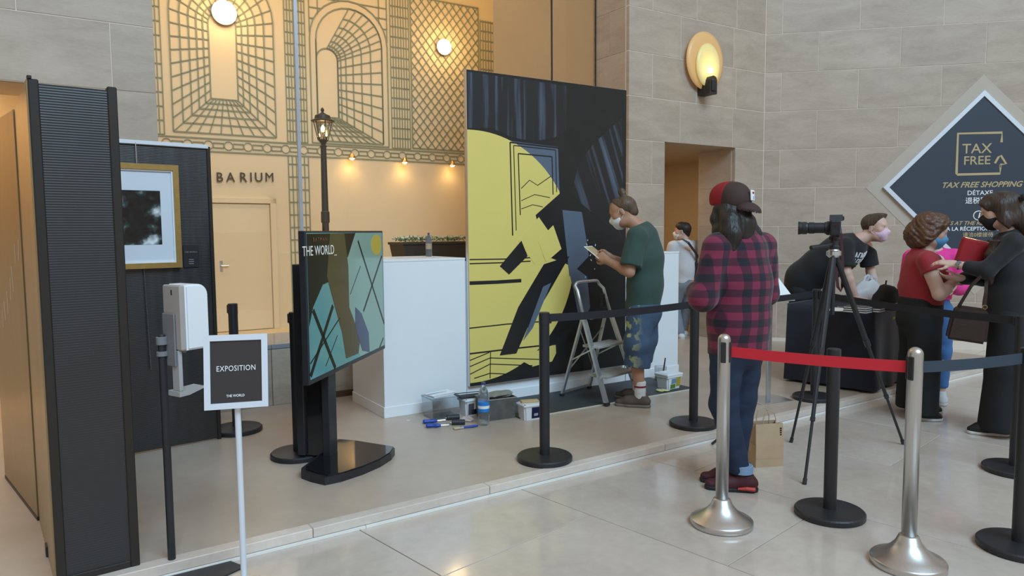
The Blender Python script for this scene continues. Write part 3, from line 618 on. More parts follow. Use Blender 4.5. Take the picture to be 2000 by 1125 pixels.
# ---- television on its stand
tv = thing('television_stand', 'black floor stand with curved glossy base shelf below the turned screen', 'tv stand', (-1.06, 4.40, PZ))
bp_ = [(-.205, -.22), (-.19, -.275), (-.12, -.335), (-.02, -.395), (.06, -.34), (.16, -.22), (.24, -.08), (.285, .06), (.29, .165), (.27, .20), (.0, .34), (-.13, .38), (-.16, .1)]
obj('base', prism(bp_, 0, .045, plane='xy'), 'black_plastic', tv)
obj('base_shelf', prism([(x_*.93+.01, y_*.93) for x_, y_ in bp_], .045, .052, plane='xy'), 'gloss_black', tv)
MC = Matrix.Translation((-.165, .06, 0)) @ Matrix.Rotation(math.radians(-10), 4, 'Z')
for x0, x1 in ((-.125, -.075), (.045, .095)): obj('upright', xform(box(x0, x1, -.06, .05, .045, 1.25, .004), MC), 'black_plastic', tv)
obj('back_panel', xform(box(-.076, .046, -.035, .02, .045, 1.25), MC), 'gloss_black', tv)
obj('mount', xform(box(.06, .118, .02, .10, .75, 1.2), MC), 'black_metal', tv)
tvd = Vector((.205, 1.30, 0)).normalized(); tva = Vector((-1.170, 4.03, 0))
MTV = frame(tva, tvd)        # x runs along the screen away from the viewer, -y faces the viewer's right
MTV = Matrix.Translation((0, 0, 0)) @ MTV
TVW, TV0, TV1 = 1.31, .635, 1.515
ts = thing('television', 'large flat television turned sideways showing a turquoise lattice picture', 'television', mw=MTV)
obj('casing', box(0, TVW, -.012, .03, TV0, TV1, .004), 'black_plastic', ts)
M['scr_cyan'] = pm('screen_turquoise', (.06, .16, .18), .12, var=.12, scale=3, emit=(.10, .30, .33), es=.36)
M['scr_pale'] = pm('screen_pale_green', (.10, .18, .16), .12, var=.12, scale=3, emit=(.22, .38, .34), es=.36)
M['scr_dark'] = pm('screen_black', (.012, .011, .010), .25, var=.1, spec=.25)
M['scr_olive'] = pm('screen_olive', (.04, .034, .02), .2, spec=.25, emit=(.085, .068, .03), es=.35)
M['scr_yellow'] = pm('screen_yellow', (.3, .25, .05), .12, emit=(.42, .36, .06), es=.35)
M['scr_white'] = pm('screen_white', (.5, .5, .5), .12, emit=(.6, .65, .65), es=.4)
M['scr_red'] = pm('screen_dim_red', (.1, .03, .03), .12, emit=(.12, .04, .03), es=.4)
M['scr_blue'] = pm('screen_navy', (.02, .03, .06), .12, emit=(.03, .05, .11), es=.4)
scn = obj('screen', box(.015, TVW-.015, -.0135, -.012, TV0+.03, TV1-.012), 'scr_cyan', ts)
def TVP(px, py):
    p = onplane(px, py, tva, Vector((tvd.y, -tvd.x, 0)))-tva; return (min(max(p.dot(tvd), .016), TVW-.016), min(max(p.z, TV0+.031), TV1-.013))
def tvpoly(name, pts, mat, lay): return obj(name, prism([TVP(*p) for p in pts], -.0135-.0006*lay, -.0135), mat, scn)
tvpoly('pale_field', [(672, 455), (741, 455), (748, 690), (700, 712), (672, 600)], 'scr_pale', 1)
tvpoly('dark_field', [(586, 457), (690, 455), (676, 500), (650, 545), (626, 556), (607, 600), (593, 640)], 'scr_dark', 2)
tvpoly('olive_field', [(640, 456), (668, 455), (676, 520), (678, 600), (700, 660), (696, 690), (672, 700), (664, 650), (650, 600), (634, 540)], 'scr_olive', 3)
tvpoly('navy_field', [(690, 600), (702, 612), (716, 650), (718, 690), (704, 685), (690, 640)], 'scr_blue', 4)
tvpoly('yellow_oval', [(731+10*math.cos(a), 478+20*math.sin(a)) for a in [2*math.pi*i/20 for i in range(20)]], 'scr_yellow', 4)
def tvline(p, q, w_, lay=3):
    a, c = TVP(*p), TVP(*q); d_ = Vector((c[0]-a[0], 0, c[1]-a[1])); obj('lattice_line', bar((a[0], -.0135-.0003*lay, a[1]), (c[0], -.0135-.0003*lay, c[1]), w_, .0006*lay, (d_.z, 0, -d_.x)), 'scr_dark', scn)
for p, q, w_ in (((607, 606), (651, 724), .03), ((646, 597), (602, 735), .03), ((660, 620), (598, 712), .008), ((695, 470), (752, 630), .018), ((742, 500), (706, 608), .018), ((700, 520), (680, 575), .006), ((655, 655), (632, 715), .005), ((745, 660), (738, 685), .012)): tvline(p, q, w_)
a_ = TVP(618, 490)
text('screen_title', 'THE WORLD_', .08, 'scr_white', scn, Matrix.Translation((a_[0]+.02, -.0165, a_[1])) @ Matrix.Rotation(math.pi/2, 4, 'X'), sx=.95, ext=.0003)
text('screen_subtitle', 'BATMAN', .034, 'scr_red', scn, Matrix.Translation((a_[0]+.02, -.0165, a_[1]+.066)) @ Matrix.Rotation(math.pi/2, 4, 'X'), sx=1.3, ext=.0003, space=1.2)
tag(ts, ts['label'], 'television')

# ---- white podiums, mural wall and mural
def podium(label, t0, t1, back):
    p_ = thing('podium', label, 'podium', mw=MF @ Matrix.Translation((t0, 0, PZ)), group='white podiums beside the mural')
    w_ = t1-t0
    obj('body', box(0, w_, 0, back, 0, 1.215, .002), 'white', p_); obj('top', box(-.003 if t0 < 1 else 0, w_+.003 if t0 > 1 else w_, -.003, back+.003, 1.215, 1.232, .002), 'white_trim', p_)
    obj('skirting', box(-.008 if t0 < 1 else 0, w_+.008 if t0 > 1 else w_, -.008, 0, 0, .085, .002), 'white_trim', p_)
    if t0 < 1: obj('skirting', box(-.008, 0, 0, back, 0, .085, .002), 'white_trim', p_)
    if t0 > 1: obj('skirting', box(w_, w_+.008, 0, back, 0, .085, .002), 'white_trim', p_)
    return p_
podium('white podium left of the mural carrying the water bottle', .0, .728, .70)
podium('white podium right of the mural behind the painter', 2.468, 3.17, .70)
mw_ = thing('mural_partition', 'white low partition with skirting carrying the tall mural', 'partition', mw=MF @ Matrix.Translation((.73, 0, PZ)))
obj('body', box(.002, 1.726, 0, .12, 0, 1.2, .002), 'white', mw_); obj('upper_board', box(.09, 1.66, 0, .06, 1.2, 2.6, .002), 'white', mw_); obj('skirting', box(.002, 1.726, -.012, 0, 0, .085, .002), 'white_trim', mw_)
T0, T1, Z0, Z1 = .735, 2.43, .225, 2.80
mu = thing('mural', 'tall black and yellow painted mural panel on the white partition', 'mural', mw=MF)
M['mural_black'] = pm('mural_black_paint', (.018, .018, .018), .32, var=.25, scale=6)
M['mural_yellow'] = pm('mural_yellow_paint', (.74, .60, .165), .5, var=.03, scale=5)
M['mural_grey'] = pm('mural_slate_paint', (.105, .135, .185), .5, var=.05)
def brush_mat(name, rot):
    m, N, L, b_ = nt(name); tc = N.new('ShaderNodeTexCoord'); mp = N.new('ShaderNodeMapping'); mp.inputs['Rotation'].default_value = (0, rot, 0); mp2 = N.new('ShaderNodeMapping'); mp2.inputs['Scale'].default_value = (16, 1, .7)
    L.new(tc.outputs['Object'], mp.inputs[0]); L.new(mp.outputs[0], mp2.inputs[0]); n = N.new('ShaderNodeTexNoise'); n.inputs['Scale'].default_value = 1; n.inputs['Detail'].default_value = 6; L.new(mp2.outputs[0], n.inputs['Vector'])
    r = N.new('ShaderNodeValToRGB'); r.color_ramp.elements[0].position = .50; r.color_ramp.elements[1].position = .74; r.color_ramp.elements[0].color = (.016, .016, .017, 1); r.color_ramp.elements[1].color = (.10, .13, .18, 1)
    L.new(n.outputs[0], r.inputs[0]); L.new(r.outputs[0], b_.inputs['Base Color']); b_.inputs['Roughness'].default_value = .4; return m
M['brush_v'] = brush_mat('mural_dry_brush_upright', 0); M['brush_d'] = brush_mat('mural_dry_brush_slanted', math.radians(22))
obj('panel', box(T0, T1, -.04, 0, Z0, Z1, .001), 'alu', mu)
obj('painted_face', box(T0+.004, T1-.001, -.0405, -.04, Z0+.002, Z1-.001), 'mural_black', mu)
def MU(px, py): t_, z_ = FT(px, py, -.041); return (min(max(t_, T0+.004), T1-.002), min(max(z_, Z0+.003), Z1-.003))
def mpoly(name, pts, mat, lay): return obj(name, prism([MU(*p) if p[0] > 20 else p for p in pts], -.0405-.0005*lay, -.0405), mat, mu)
mpoly('painted_curtain', [(912, 140), (1108, 168), (1106, 255), (1080, 270), (1040, 276), (1000, 268), (960, 250), (912, 250)], 'brush_v', 1)
mpoly('painted_shade', [(1215, 230), (1218, 470), (1185, 440), (1150, 410), (1115, 380), (1130, 320), (1160, 280)], 'brush_d', 1)
mpoly('painted_frame_field', [(995, 275), (1090, 287), (1094, 372), (1060, 420), (1000, 420)], 'mural_grey', 2)
cc = MU(916, 497); R_ = 1.035; z_c = 1.29
circ = []
for i in range(61):
    a = math.pi/2-math.pi*i/60; circ.append((max(T0+.004, T0+.06+R_*math.cos(a)*.99), max(Z0+.003, z_c+R_*math.sin(a))))
circ = [(T0+.004, z_c+R_)]+circ+[(T0+.004, z_c-R_)]
obj('painted_spotlight', prism(circ, -.0405-.0015, -.0405), 'mural_yellow', mu)
mpoly('painted_step', [(1010, 700), (1085, 672), (1086, 690), (1078, 706), (1040, 716)], 'mural_yellow', 4)
def mline(pts, w_, lay=5):
    P = [MU(*p) for p in pts]; obj('painted_line', strip([(a, -.0405-.00025*lay, c) for a, c in P], w_, .0005*lay, (0, 1, 0)), 'mural_black', mu)
for pts, w_ in (([(996, 278), (1091, 289)], .012), ([(996, 278), (1001, 460)], .012), ([(1091, 289), (1094, 380)], .012), ([(1003, 284), (1085, 293)], .008), ([(1003, 284), (1008, 450)], .008), ([(1085, 293), (1087, 375)], .008), ([(1012, 300), (1078, 306)], .010), ([(1012, 300), (1016, 420)], .010), ([(1078, 306), (1080, 380)], .010),
                ([(917, 507), (985, 506), (1040, 503)], .010), ([(917, 515), (985, 513), (1036, 510)], .010), ([(917, 553), (970, 551), (1018, 548)], .030), ([(917, 641), (990, 633), (1086, 626)], .010), ([(917, 691), (1000, 681), (1086, 672)], .013),
                ([(917, 704), (956, 688)], .008), ([(917, 716), (957, 699)], .008), ([(917, 731), (957, 711)], .008), ([(958, 687), (957, 739)], .008), ([(958, 699), (1055, 702)], .008), ([(957, 711), (1040, 714)], .008), ([(957, 729), (1000, 731)], .008), ([(926, 739), (957, 729)], .008),
                ([(1018, 368), (1034, 352), (1050, 362), (1076, 344)], .007), ([(1018, 392), (1044, 380), (1074, 386)], .006), ([(1018, 408), (1040, 400), (1060, 404)], .006)): mline(pts, w_)
# plain abstract shards in the middle of the picture
for i_, (pts, mt) in enumerate((([(1046, 420), (1100, 372), (1138, 402), (1150, 470), (1118, 520), (1066, 500)], 'mural_black'), ([(1012, 470), (1052, 424), (1084, 470), (1044, 516)], 'mural_yellow'), ([(1098, 410), (1136, 414), (1150, 500), (1112, 540)], 'mural_grey'),
                 ([(976, 520), (1018, 470), (1030, 500), (994, 536)], 'mural_black'), ([(1062, 516), (1112, 500), (1072, 570), (1030, 640), (1008, 690), (976, 694), (1012, 600)], 'mural_black'),
                 ([(1050, 470), (1080, 440), (1096, 486), (1066, 512)], 'mural_yellow'), ([(1108, 512), (1146, 540), (1152, 600), (1134, 640), (1120, 570)], 'mural_grey'), ([(1060, 560), (1076, 552), (1040, 640), (1022, 664)], 'mural_grey'))):
    mpoly('painted_shard', pts, mt, 6+i_)
M['fleck'] = pm('pale_paint_fleck', (.62, .62, .50), .5)
for i_ in range(14):
    p = MU(random.uniform(1142, 1166), random.uniform(470, 545)); obj('painted_fleck', bar((p[0], -.046, p[1]), (p[0]+random.uniform(-.012, .012), -.046, p[1]+random.uniform(.008, .02)), .008, .002, (1, 0, 0)), 'fleck', mu)

# ---- planter and bottle behind / on the left podium
M['planter'] = pm('dark_brown_planter', (.055, .045, .035), .5, var=.2)
M['leaf'] = pm('planter_leaf_green', (.10, .16, .05), .5, var=.4); M['petal'] = pm('cream_petal', (.75, .72, .50), .6, var=.1)
pt_ = thing('flower_planter', 'dark tapered trough planter of small cream flowers behind the left podium', 'planter', mw=MF @ Matrix.Translation((1.04, 1.20, .576)))
b = bmesh.new(); lo = [b.verts.new(p) for p in ((-.26, -.1, 0), (.26, -.1, 0), (.26, .1, 0), (-.26, .1, 0))]; hi = [b.verts.new(p) for p in ((-.40, -.17, .83), (.40, -.17, .83), (.40, .17, .83), (-.40, .17, .83))]
b.faces.new(lo[::-1]); b.faces.new(hi); [b.faces.new((lo[i], lo[(i+1) % 4], hi[(i+1) % 4], hi[i])) for i in range(4)]; obj('trough', b, 'planter', pt_)
obj('rim', box(-.41, .41, -.18, .18, .81, .835, .004), 'planter', pt_)
lf = bmesh.new(); fl = bmesh.new()
for i_ in range(420):
    c_ = Vector((random.uniform(-.39, .39), random.uniform(-.16, .16), .835+random.uniform(0, .035))); d_ = Vector((random.gauss(0, 1), random.gauss(0, 1), random.uniform(.2, 1.4))).normalized(); s_ = d_.orthogonal().normalized(); l_ = random.uniform(.02, .045)
    v = [lf.verts.new(p) for p in (c_, c_+d_*l_*.5+s_*l_*.2, c_+d_*l_, c_+d_*l_*.5-s_*l_*.2)]; lf.faces.new(v)
for i_ in range(110):
    c_ = Vector((random.uniform(-.38, .38), random.uniform(-.16, .16), .862+random.uniform(0, .022))); bmesh.ops.create_icosphere(fl, subdivisions=1, radius=random.uniform(.009, .015), matrix=Matrix.Translation(c_))
o = obj('foliage', lf, 'leaf', pt_); o['kind'] = 'stuff'; o = obj('blossom', fl, 'petal', pt_); o['kind'] = 'stuff'
M['pet'] = pm('clear_pet_plastic', (.90, .95, .98), .06, trans=.92, ior=1.12, var=0); M['water'] = M['pet']; M['bottle_blue'] = pm('blue_bottle_label', (.02, .22, .65), .35, var=.05); M['cap_blue'] = pm('dark_blue_cap', (.05, .07, .2), .4)
def bottle(label, loc, sc_, lab):
    b_ = thing('water_bottle', label, 'bottle', loc); f = sc_
    obj('bottle_body', lathe([(r_*f, z_*f) for r_, z_ in ((.02, .002), (.038, .0), (.043, .012), (.043, .05), (.040, .055), (.043, .06), (.043, .08), (.040, .085), (.043, .09), (.043, .18), (.044, .2), (.042, .235), (.034, .262), (.022, .285), (.0145, .297), (.0145, .312))], 28), 'pet', b_, smooth=True)
    obj('bottle_label', lathe([(.0442*f, .105*f), (.0446*f, .107*f), (.0446*f, .178*f), (.0442*f, .18*f)], 28, cap=False), lab, b_)
    if lab == 'bottle_blue': obj('label_band', lathe([(.0449*f, .13*f), (.0449*f, .152*f)], 28, cap=False), 'white_text', b_)
    obj('bottle_cap', lathe([(.0155*f, .31*f), (.0155*f, .327*f), (.014*f, .33*f)], 20), 'cap_blue', b_); return b_
bottle('clear water bottle with blue label standing on the stage among the paint pots', G(945, 829, PZ), .98, 'bottle_blue')
M['brown_label'] = pm('pale_brown_label', (.40, .30, .2), .4)
pb = MF @ Vector((.62, .45, PZ+1.233)); bottle('small clear water bottle standing on the left podium', pb, .62, 'brown_label')

# ---- street lamp inside the shop
LX = F(1.20, 4.55, 0); tL, zL = FT(632, 300, 4.55); LX = F(tL, 4.55, 0)
sl_ = thing('street_lamp', 'black lit street lamp with glass lantern inside the glazed shop', 'street lamp', LX)
zt = lambda py: FT(632, py, 4.55)[1]
Zb, Zl, Zr, Zk = zt(282), zt(238), zt(226), zt(210)
obj('base', lathe([(.13, 0), (.13, .06), (.09, .09), (.085, .30), (.06, .36), (.05, .5)], 20), 'lamp_black', sl_)
obj('post', lathe([(.05, .5), (.046, zt(436)), (.058, zt(434)), (.058, zt(414)), (.046, zt(412)), (.038, Zb-.04), (.05, Zb-.03), (.03, Zb)], 18), 'lamp_black', sl_)
obj('cup', lathe([(.03, Zb), (.06, Zb+.05), (.075, Zb+.06)], 12), 'lamp_black', sl_)
for k in range(6):
    a = k*math.pi/3; obj('lantern_bar', bar((.07*math.cos(a), .07*math.sin(a), Zb+.06), (.125*math.cos(a), .125*math.sin(a), Zl), .010, .010, (0, 0, 1) if False else (-math.sin(a), math.cos(a), 0)), 'lamp_black', sl_)
    c_ = a+math.pi/6; A_ = [(.066, a, Zb+.06), (.066, a+math.pi/3, Zb+.06), (.12, a+math.pi/3, Zl), (.12, a, Zl)]
    bb = bmesh.new(); bb.faces.new([bb.verts.new((r_*math.cos(q_), r_*math.sin(q_), z_)) for r_, q_, z_ in A_]); obj('lantern_pane', bb, 'glass', sl_)
obj('lantern_roof', lathe([(.15, Zl), (.16, Zl+.012), (.11, Zl+.035), (.10, Zr), (.07, Zk-.10), (.02, Zk-.07), (.016, Zk-.06), (.026, Zk-.035), (.016, Zk-.012), (.003, Zk)], 18), 'lamp_black', sl_)
M['flame'] = pm('lit_candle_bulb', (1, .8, .4), .3, emit=(1, .62, .2), es=40)
for dx, dy, zz, r_ in ((0, 0, .5*(Zb+.06+Zl)+.02, .030), (.05, -.02, Zb+.12, .012), (-.05, .0, Zb+.12, .012)):
    obj('lamp_bulb', lathe([(.001, -r_*1.5), (r_*.8, -r_*.8), (r_, 0), (r_*.6, r_*1.2), (.001, r_*2)], 12, axis=Matrix.Translation((dx, dy, zz))), 'flame', sl_, smooth=True)
    obj('bulb_holder', lathe([(.012, Zb+.05), (.012, zz-r_*1.2)], 10, axis=Matrix.Translation((dx, dy, 0))), 'lamp_black', sl_)
# ---- dark floor mat, ladder and painting clutter
M['mat_dark'] = pm('dark_grey_floor_mat', (.045, .05, .055), .6, var=.15, bump=.1)
M['tape'] = pm('pale_edge_tape', (.62, .56, .48), .6)
fm = thing('floor_mat', 'dark grey protective floor mat under the ladder below the mural', 'mat', mw=MF @ Matrix.Translation((0, 0, PZ)))
obj('sheet', box(.86, 2.76, -.605, -.014, 0, .006, .001), 'mat_dark', fm); obj('edge_tape', box(.86, 2.76, -.632, -.605, 0, .004, .001), 'tape', fm)
# step ladder
lw = Vector((.68, .733, 0)).normalized(); ML = frame((.935, 5.99, PZ+.006), lw)
ld = thing('step_ladder', 'aluminium three step ladder with hooped handrail in front of the mural', 'ladder', mw=ML)
M['ladder_alu'] = pm('worn_ladder_aluminium', (.62, .64, .66), .38, metal=.85, var=.12, scale=20)
M['tread'] = pm('worn_grey_tread', (.40, .39, .36), .6, var=.25, scale=18)
yf = lambda z: .36*z/.95
hw = lambda z: .235-.055*z/1.0
for s_ in (-1, 1):
    obj('front_leg', bar((s_*hw(.02), yf(.02), .02), (s_*hw(.72), yf(.72), .72), .045, .022, (1, 0, 0)), 'ladder_alu', ld)
    obj('rear_leg', bar((s_*.20, .50, .02), (s_*.165, yf(.72)+.03, .70), .030, .018, (1, 0, 0)), 'ladder_alu', ld)
    obj('foot', box(s_*hw(0)-.024, s_*hw(0)+.024, -.018, .02, 0, .025, .003), 'black_plastic', ld); obj('foot', box(s_*.20-.018, s_*.20+.018, .485, .52, 0, .022, .003), 'black_plastic', ld)
    obj('stay', bar((s_*.19, yf(.45), .45), (s_*.185, .40, .33), .012, .004, (0, 0, 1)), 'alu', ld)
    obj('brace', bar((s_*.18, .455, .22), (-s_*.16, .33, .58), .010, .006, (0, 0, 1)), 'alu', ld)
for z_, dep in ((.235, .19), (.475, .17), (.715, .20)):
    w_ = hw(z_)-.012; obj('step', box(-w_, w_, yf(z_)-.07, yf(z_)+dep-.07, z_-.022, z_, .003), 'tread', ld)
hp = [(-hw(.72), yf(.72), .72), (-hw(.9)+.0, yf(.9), .93)]+[(-.12-.055*math.cos(a), yf(1), .945+.055*math.sin(a)) for a in (.4, .8, 1.2)]+[(-.1, yf(1), 1.0), (.1, yf(1), 1.0)]+[(.12+.055*math.cos(a), yf(1), .945+.055*math.sin(a)) for a in (1.2, .8, .4)]+[(hw(.9), yf(.9), .93), (hw(.72), yf(.72), .72)]
obj('handrail', tube(hp, .0145, 10), 'ladder_alu', ld, smooth=True)
obj('handrail_latch', box(hw(.85)-.045, hw(.85)-.01, yf(.85)-.01, yf(.85)+.02, .76, .88, .004), 'black_plastic', ld)
obj('rear_crossbar', bar((-.20, .50, .035), (.20, .50, .035), .02, .015, (0, 0, 1)), 'ladder_alu', ld)
# plastic boxes, tubs, brushes
M['clear_box'] = thin_glass('scuffed_clear_plastic', (.80, .83, .86), .25); M['scum'] = pm('paint_smeared_clear_plastic', (.22, .22, .20), .4, var=.5, scale=14)
def crate(label, loc, rz, w_, d_, h_, mat, inner=None):
    c_ = thing('plastic_crate', label, 'crate', loc, rz)
    b0 = box(-w_*.46, w_*.46, -d_*.46, d_*.46, 0, .006)
    obj('crate_floor', b0, mat, c_)
    for n_, e in (('crate_side', [(-w_*.46, -d_*.46), (w_*.46, -d_*.46), (w_*.5, -d_*.5), (-w_*.5, -d_*.5)]), ('crate_side', [(w_*.46, d_*.46), (-w_*.46, d_*.46), (-w_*.5, d_*.5), (w_*.5, d_*.5)]), ('crate_side', [(-w_*.46, d_*.46), (-w_*.46, -d_*.46), (-w_*.5, -d_*.5), (-w_*.5, d_*.5)]), ('crate_side', [(w_*.46, -d_*.46), (w_*.46, d_*.46), (w_*.5, d_*.5), (w_*.5, -d_*.5)])):
        bb = bmesh.new(); v = [bb.verts.new((e[0][0], e[0][1], .004)), bb.verts.new((e[1][0], e[1][1], .004)), bb.verts.new((e[2][0], e[2][1], h_)), bb.verts.new((e[3][0], e[3][1], h_))]; f_ = bb.faces.new(v)
        bmesh.ops.solidify(bb, geom=bb.faces[:], thickness=.003); obj(n_, bb, mat, c_)
    rim = tube([(-w_*.5, -d_*.5, h_), (w_*.5, -d_*.5, h_), (w_*.5, d_*.5, h_), (-w_*.5, d_*.5, h_)], .006, 6, closed=True); obj('crate_rim', rim, mat, c_)
    return c_
gA = G(862, 812, PZ); gB = G(986, 822, PZ)
rzA = math.pi/2-AZ
crate('clear plastic crate against the left podium', gA+B3*.0, rzA, .25, .19, .16, 'clear_box')
crate('paint smeared clear crate right of the water bottle', gB+B3*.13, rzA-.1, .26, .20, .165, 'scum')
M['tub_white'] = pm('white_plastic_tub', (.74, .76, .78), .35, var=.03); M['tub_navy'] = pm('navy_tub_label', (.02, .03, .12), .4); M['soot'] = pm('dark_paint_residue', (.03, .03, .035), .5, var=.3)
def tub(label, loc, rz, w_, d_, h_, lid, labs):
    t_ = thing('paint_tub', label, 'tub', loc, rz); b0 = bmesh.new(); k_ = .88
    lo = [(-w_/2*k_, -d_/2*k_), (w_/2*k_, -d_/2*k_), (w_/2*k_, d_/2*k_), (-w_/2*k_, d_/2*k_)]; hi = [(-w_/2, -d_/2), (w_/2, -d_/2), (w_/2, d_/2), (-w_/2, d_/2)]
    L0 = [b0.verts.new((*p, 0)) for p in lo]; H0 = [b0.verts.new((*p, h_)) for p in hi]; b0.faces.new(L0[::-1]); b0.faces.new(H0); [b0.faces.new((L0[i], L0[(i+1) % 4], H0[(i+1) % 4], H0[i])) for i in range(4)]
    bmesh.ops.bevel(b0, geom=[e for e in b0.edges if abs(e.verts[0].co.z-e.verts[1].co.z) > .01], offset=.012, segments=3, affect='EDGES'); obj('tub_body', b0, 'tub_white', t_)
    obj('tub_rim', box(-w_/2-.006, w_/2+.006, -d_/2-.006, d_/2+.006, h_-.022, h_-.004, .004), 'tub_white', t_)
    if lid: obj('tub_lid', box(-w_/2-.01, w_/2+.01, -d_/2-.01, d_/2+.01, h_-.006, h_+.016, .006), 'tub_white', t_); obj('lid_ridge', box(-w_/2+.015, w_/2-.015, -d_/2+.015, d_/2-.015, h_+.016, h_+.02, .001), 'tub_white', t_)
    else: obj('tub_content', box(-w_/2+.004, w_/2-.004, -d_/2+.004, d_/2-.004, h_-.004, h_-.001), 'soot', t_)
    for (x0, x1, z0, z1, mt) in labs:
        kk = lambda z: (k_+(1-k_)*z/h_)*d_/2
        bb = bmesh.new(); v = [bb.verts.new(p) for p in ((x0, -kk(z0)-.0015, z0), (x1, -kk(z0)-.0015, z0), (x1, -kk(z1)-.0015, z1), (x0, -kk(z1)-.0015, z1))]; bb.faces.new(v); bmesh.ops.solidify(bb, geom=bb.faces[:], thickness=.001); obj('tub_label', bb, mt, t_)
    return t_
tub('white paint tub behind the blue labelled water bottle', G(927, 812, PZ)+B3*.07, rzA, .15, .13, .135, False, [(-.05, .0, .01, .10, 'grey_plastic'), (-.02, .05, .01, .05, 'tub_navy')])
tub('white paint tub with navy label beside the nearest stage stanchion', G(1046, 821, PZ)+B3*.08, rzA-.1, .16, .13, .125, False, [(-.015, .068, .012, .098, 'tub_navy'), (.005, .04, .03, .05, 'white_text')])
M['lab_green'] = pm('green_label', (.22, .45, .06), .4); M['lab_yellow'] = pm('yellow_label', (.70, .60, .10), .4); M['lab_blue'] = pm('pale_blue_label', (.35, .5, .75), .4)
tub('lidded white tub with green and yellow label on the mat right of the painter', G(1318, 760, PZ+.006)+B3*.08, rzA+.05, .185, .15, .125, True, [(-.05, .015, .006, .045, 'lab_green'), (-.04, .02, .05, .095, 'lab_blue'), (.022, .078, .02, .105, 'lab_yellow')])
def brush(label, p, q, hcol, tipcol, cat='paint brush'):
    p, q = Vector(p), Vector(q); d_ = (q-p); L_ = d_.length; m_ = frame(p, d_.normalized(), Vector((0, 0, 1)).cross(d_).normalized())
    t_ = thing('paint_brush', label, cat, mw=m_)
    obj('handle', tube([(0, 0, 0), (L_*.2, 0, 0), (L_*.5, 0, 0), (L_*.62, 0, 0)], [.006, .010, .008, .007], 8), hcol, t_); obj('ferrule', box(L_*.6, L_*.76, -.016, .016, -.007, .007, .002), 'alu', t_); obj('bristles', box(L_*.75, L_, -.017, .017, -.006, .006, .003), tipcol, t_); return t_
M['blue_handle'] = pm('blue_plastic_handle', (.015, .06, .35), .35); M['bristle'] = pm('pale_bristle', (.55, .45, .28), .7); M['rag'] = pm('paint_stained_rag', (.55, .45, .42), .8, var=.5, scale=18); M['wood'] = pm('light_wood', (.52, .38, .2), .55, var=.15)
def roller(label, px, py, rz):
    p = G(px, py, PZ); t_ = thing('paint_roller', label, 'paint roller', p, rz)
    obj('grip', lathe([(.012, 0), (.016, .01), (.014, .05), (.016, .08), (.010, .11)], 14, axis=Matrix.Translation((0, 0, .017)) @ Matrix.Rotation(math.pi/2, 4, 'Y')), 'blue_handle', t_)
    obj('frame_wire', tube([(.11, 0, .017), (.17, 0, .018), (.18, .05, .02), (.21, .06, .022)], .004, 6), 'alu', t_)
    obj('sleeve', lathe([(.018, 0), (.02, .004), (.02, .096), (.018, .1)], 14, axis=Matrix.Translation((.19, .06, .02)) @ Matrix.Rotation(math.pi/2, 4, 'Y')), 'soot', t_)
roller('blue handled paint roller lying leftmost on the stage', 826, 828, .25); roller('blue handled paint roller lying in front of the clear crate', 832, 836, .1)
brush('blue handled paint brush with pale bristles lying by the water bottle', G(934, 834, PZ)+Vector((0, 0, .011)), G(886, 839, PZ)+Vector((0, 0, .008)), 'blue_handle', 'bristle')
def crumpled(name, label, loc, sx, sy, sz, mat, seed):
    b0 = bmesh.new(); bmesh.ops.create_icosphere(b0, subdivisions=3, radius=1); rr = random.Random(seed)
    ph = [(Vector((rr.gauss(0, 3), rr.gauss(0, 3), rr.gauss(0, 3))), rr.uniform(0, 6)) for _ in range(6)]
    for v in b0.verts:
        f = 1+.13*sum(math.sin(k.dot(v.co)+p) for k, p in ph)/1.6; v.co = Vector((v.co.x*f*sx, v.co.y*f*sy, max(v.co.z*f*sz, -sz*.7)))
    bmesh.ops.translate(b0, vec=(0, 0, sz*.7), verts=b0.verts); return b0
tag(obj('paint_rag', crumpled('paint_rag', '', None, .045, .03, .022, 'rag', 3), 'rag', mw=Matrix.Translation(G(912, 823, PZ))), 'crumpled stained rag left of the blue labelled bottle', 'rag')
M['yellow_rag'] = pm('yellow_stained_rag', (.55, .52, .25), .8, var=.5, scale=20)
tag(obj('paint_rag', crumpled('paint_rag', '', None, .055, .03, .012, 'yellow_rag', 5), 'yellow_rag', mw=Matrix.Translation(G(1293, 764, PZ+.006))), 'crumpled yellow stained rag on the mat beside the lidded tub', 'rag')
for lab, px, py, rz_, m_, hz_ in (('paint stained tray lying across the left clear crate', 880, 778, .2, 'tub_white', .165), ('grey paint tray lying across the white tub', 915, 783, -.15, 'soot', .145)):
    p = gA+B3*.0 if hz_ > .15 else G(927, 812, PZ)+B3*.07
    t_ = thing('paint_tray', lab, 'paint tray', p+Vector((0, 0, hz_)), rzA+rz_); obj('tray_plate', prism([(-.1, .0), (.09, .0), (.115, .016), (.11, .018), (.088, .006), (-.095, .006), (-.12, .02), (-.125, .018)], -.05, .05), m_, t_); obj('tray_rim', tube([(-.122, -.05, .018), (.112, -.05, .017), (.112, .05, .017), (-.122, .05, .018)], .004, 6, closed=True), m_, t_)
t_ = thing('wood_block', 'light wooden stirring block lying on the navy labelled tub', 'wood block', G(1046, 821, PZ)+B3*.08+Vector((0, 0, .125)), rzA-.3); obj('block', box(-.07, .07, -.025, .03, 0, .018, .003), 'wood', t_)
t_ = thing('crumpled_sheet', 'crumpled dirty plastic sheet lying on the paint smeared crate', 'plastic sheet', gB+B3*.13+Vector((.02, 0, .168)), rzA); obj('sheet', crumpled('x', '', None, .12, .08, .022, 'rag', 9), 'scum', t_)
jar = G(1290, 741, PZ+.006)
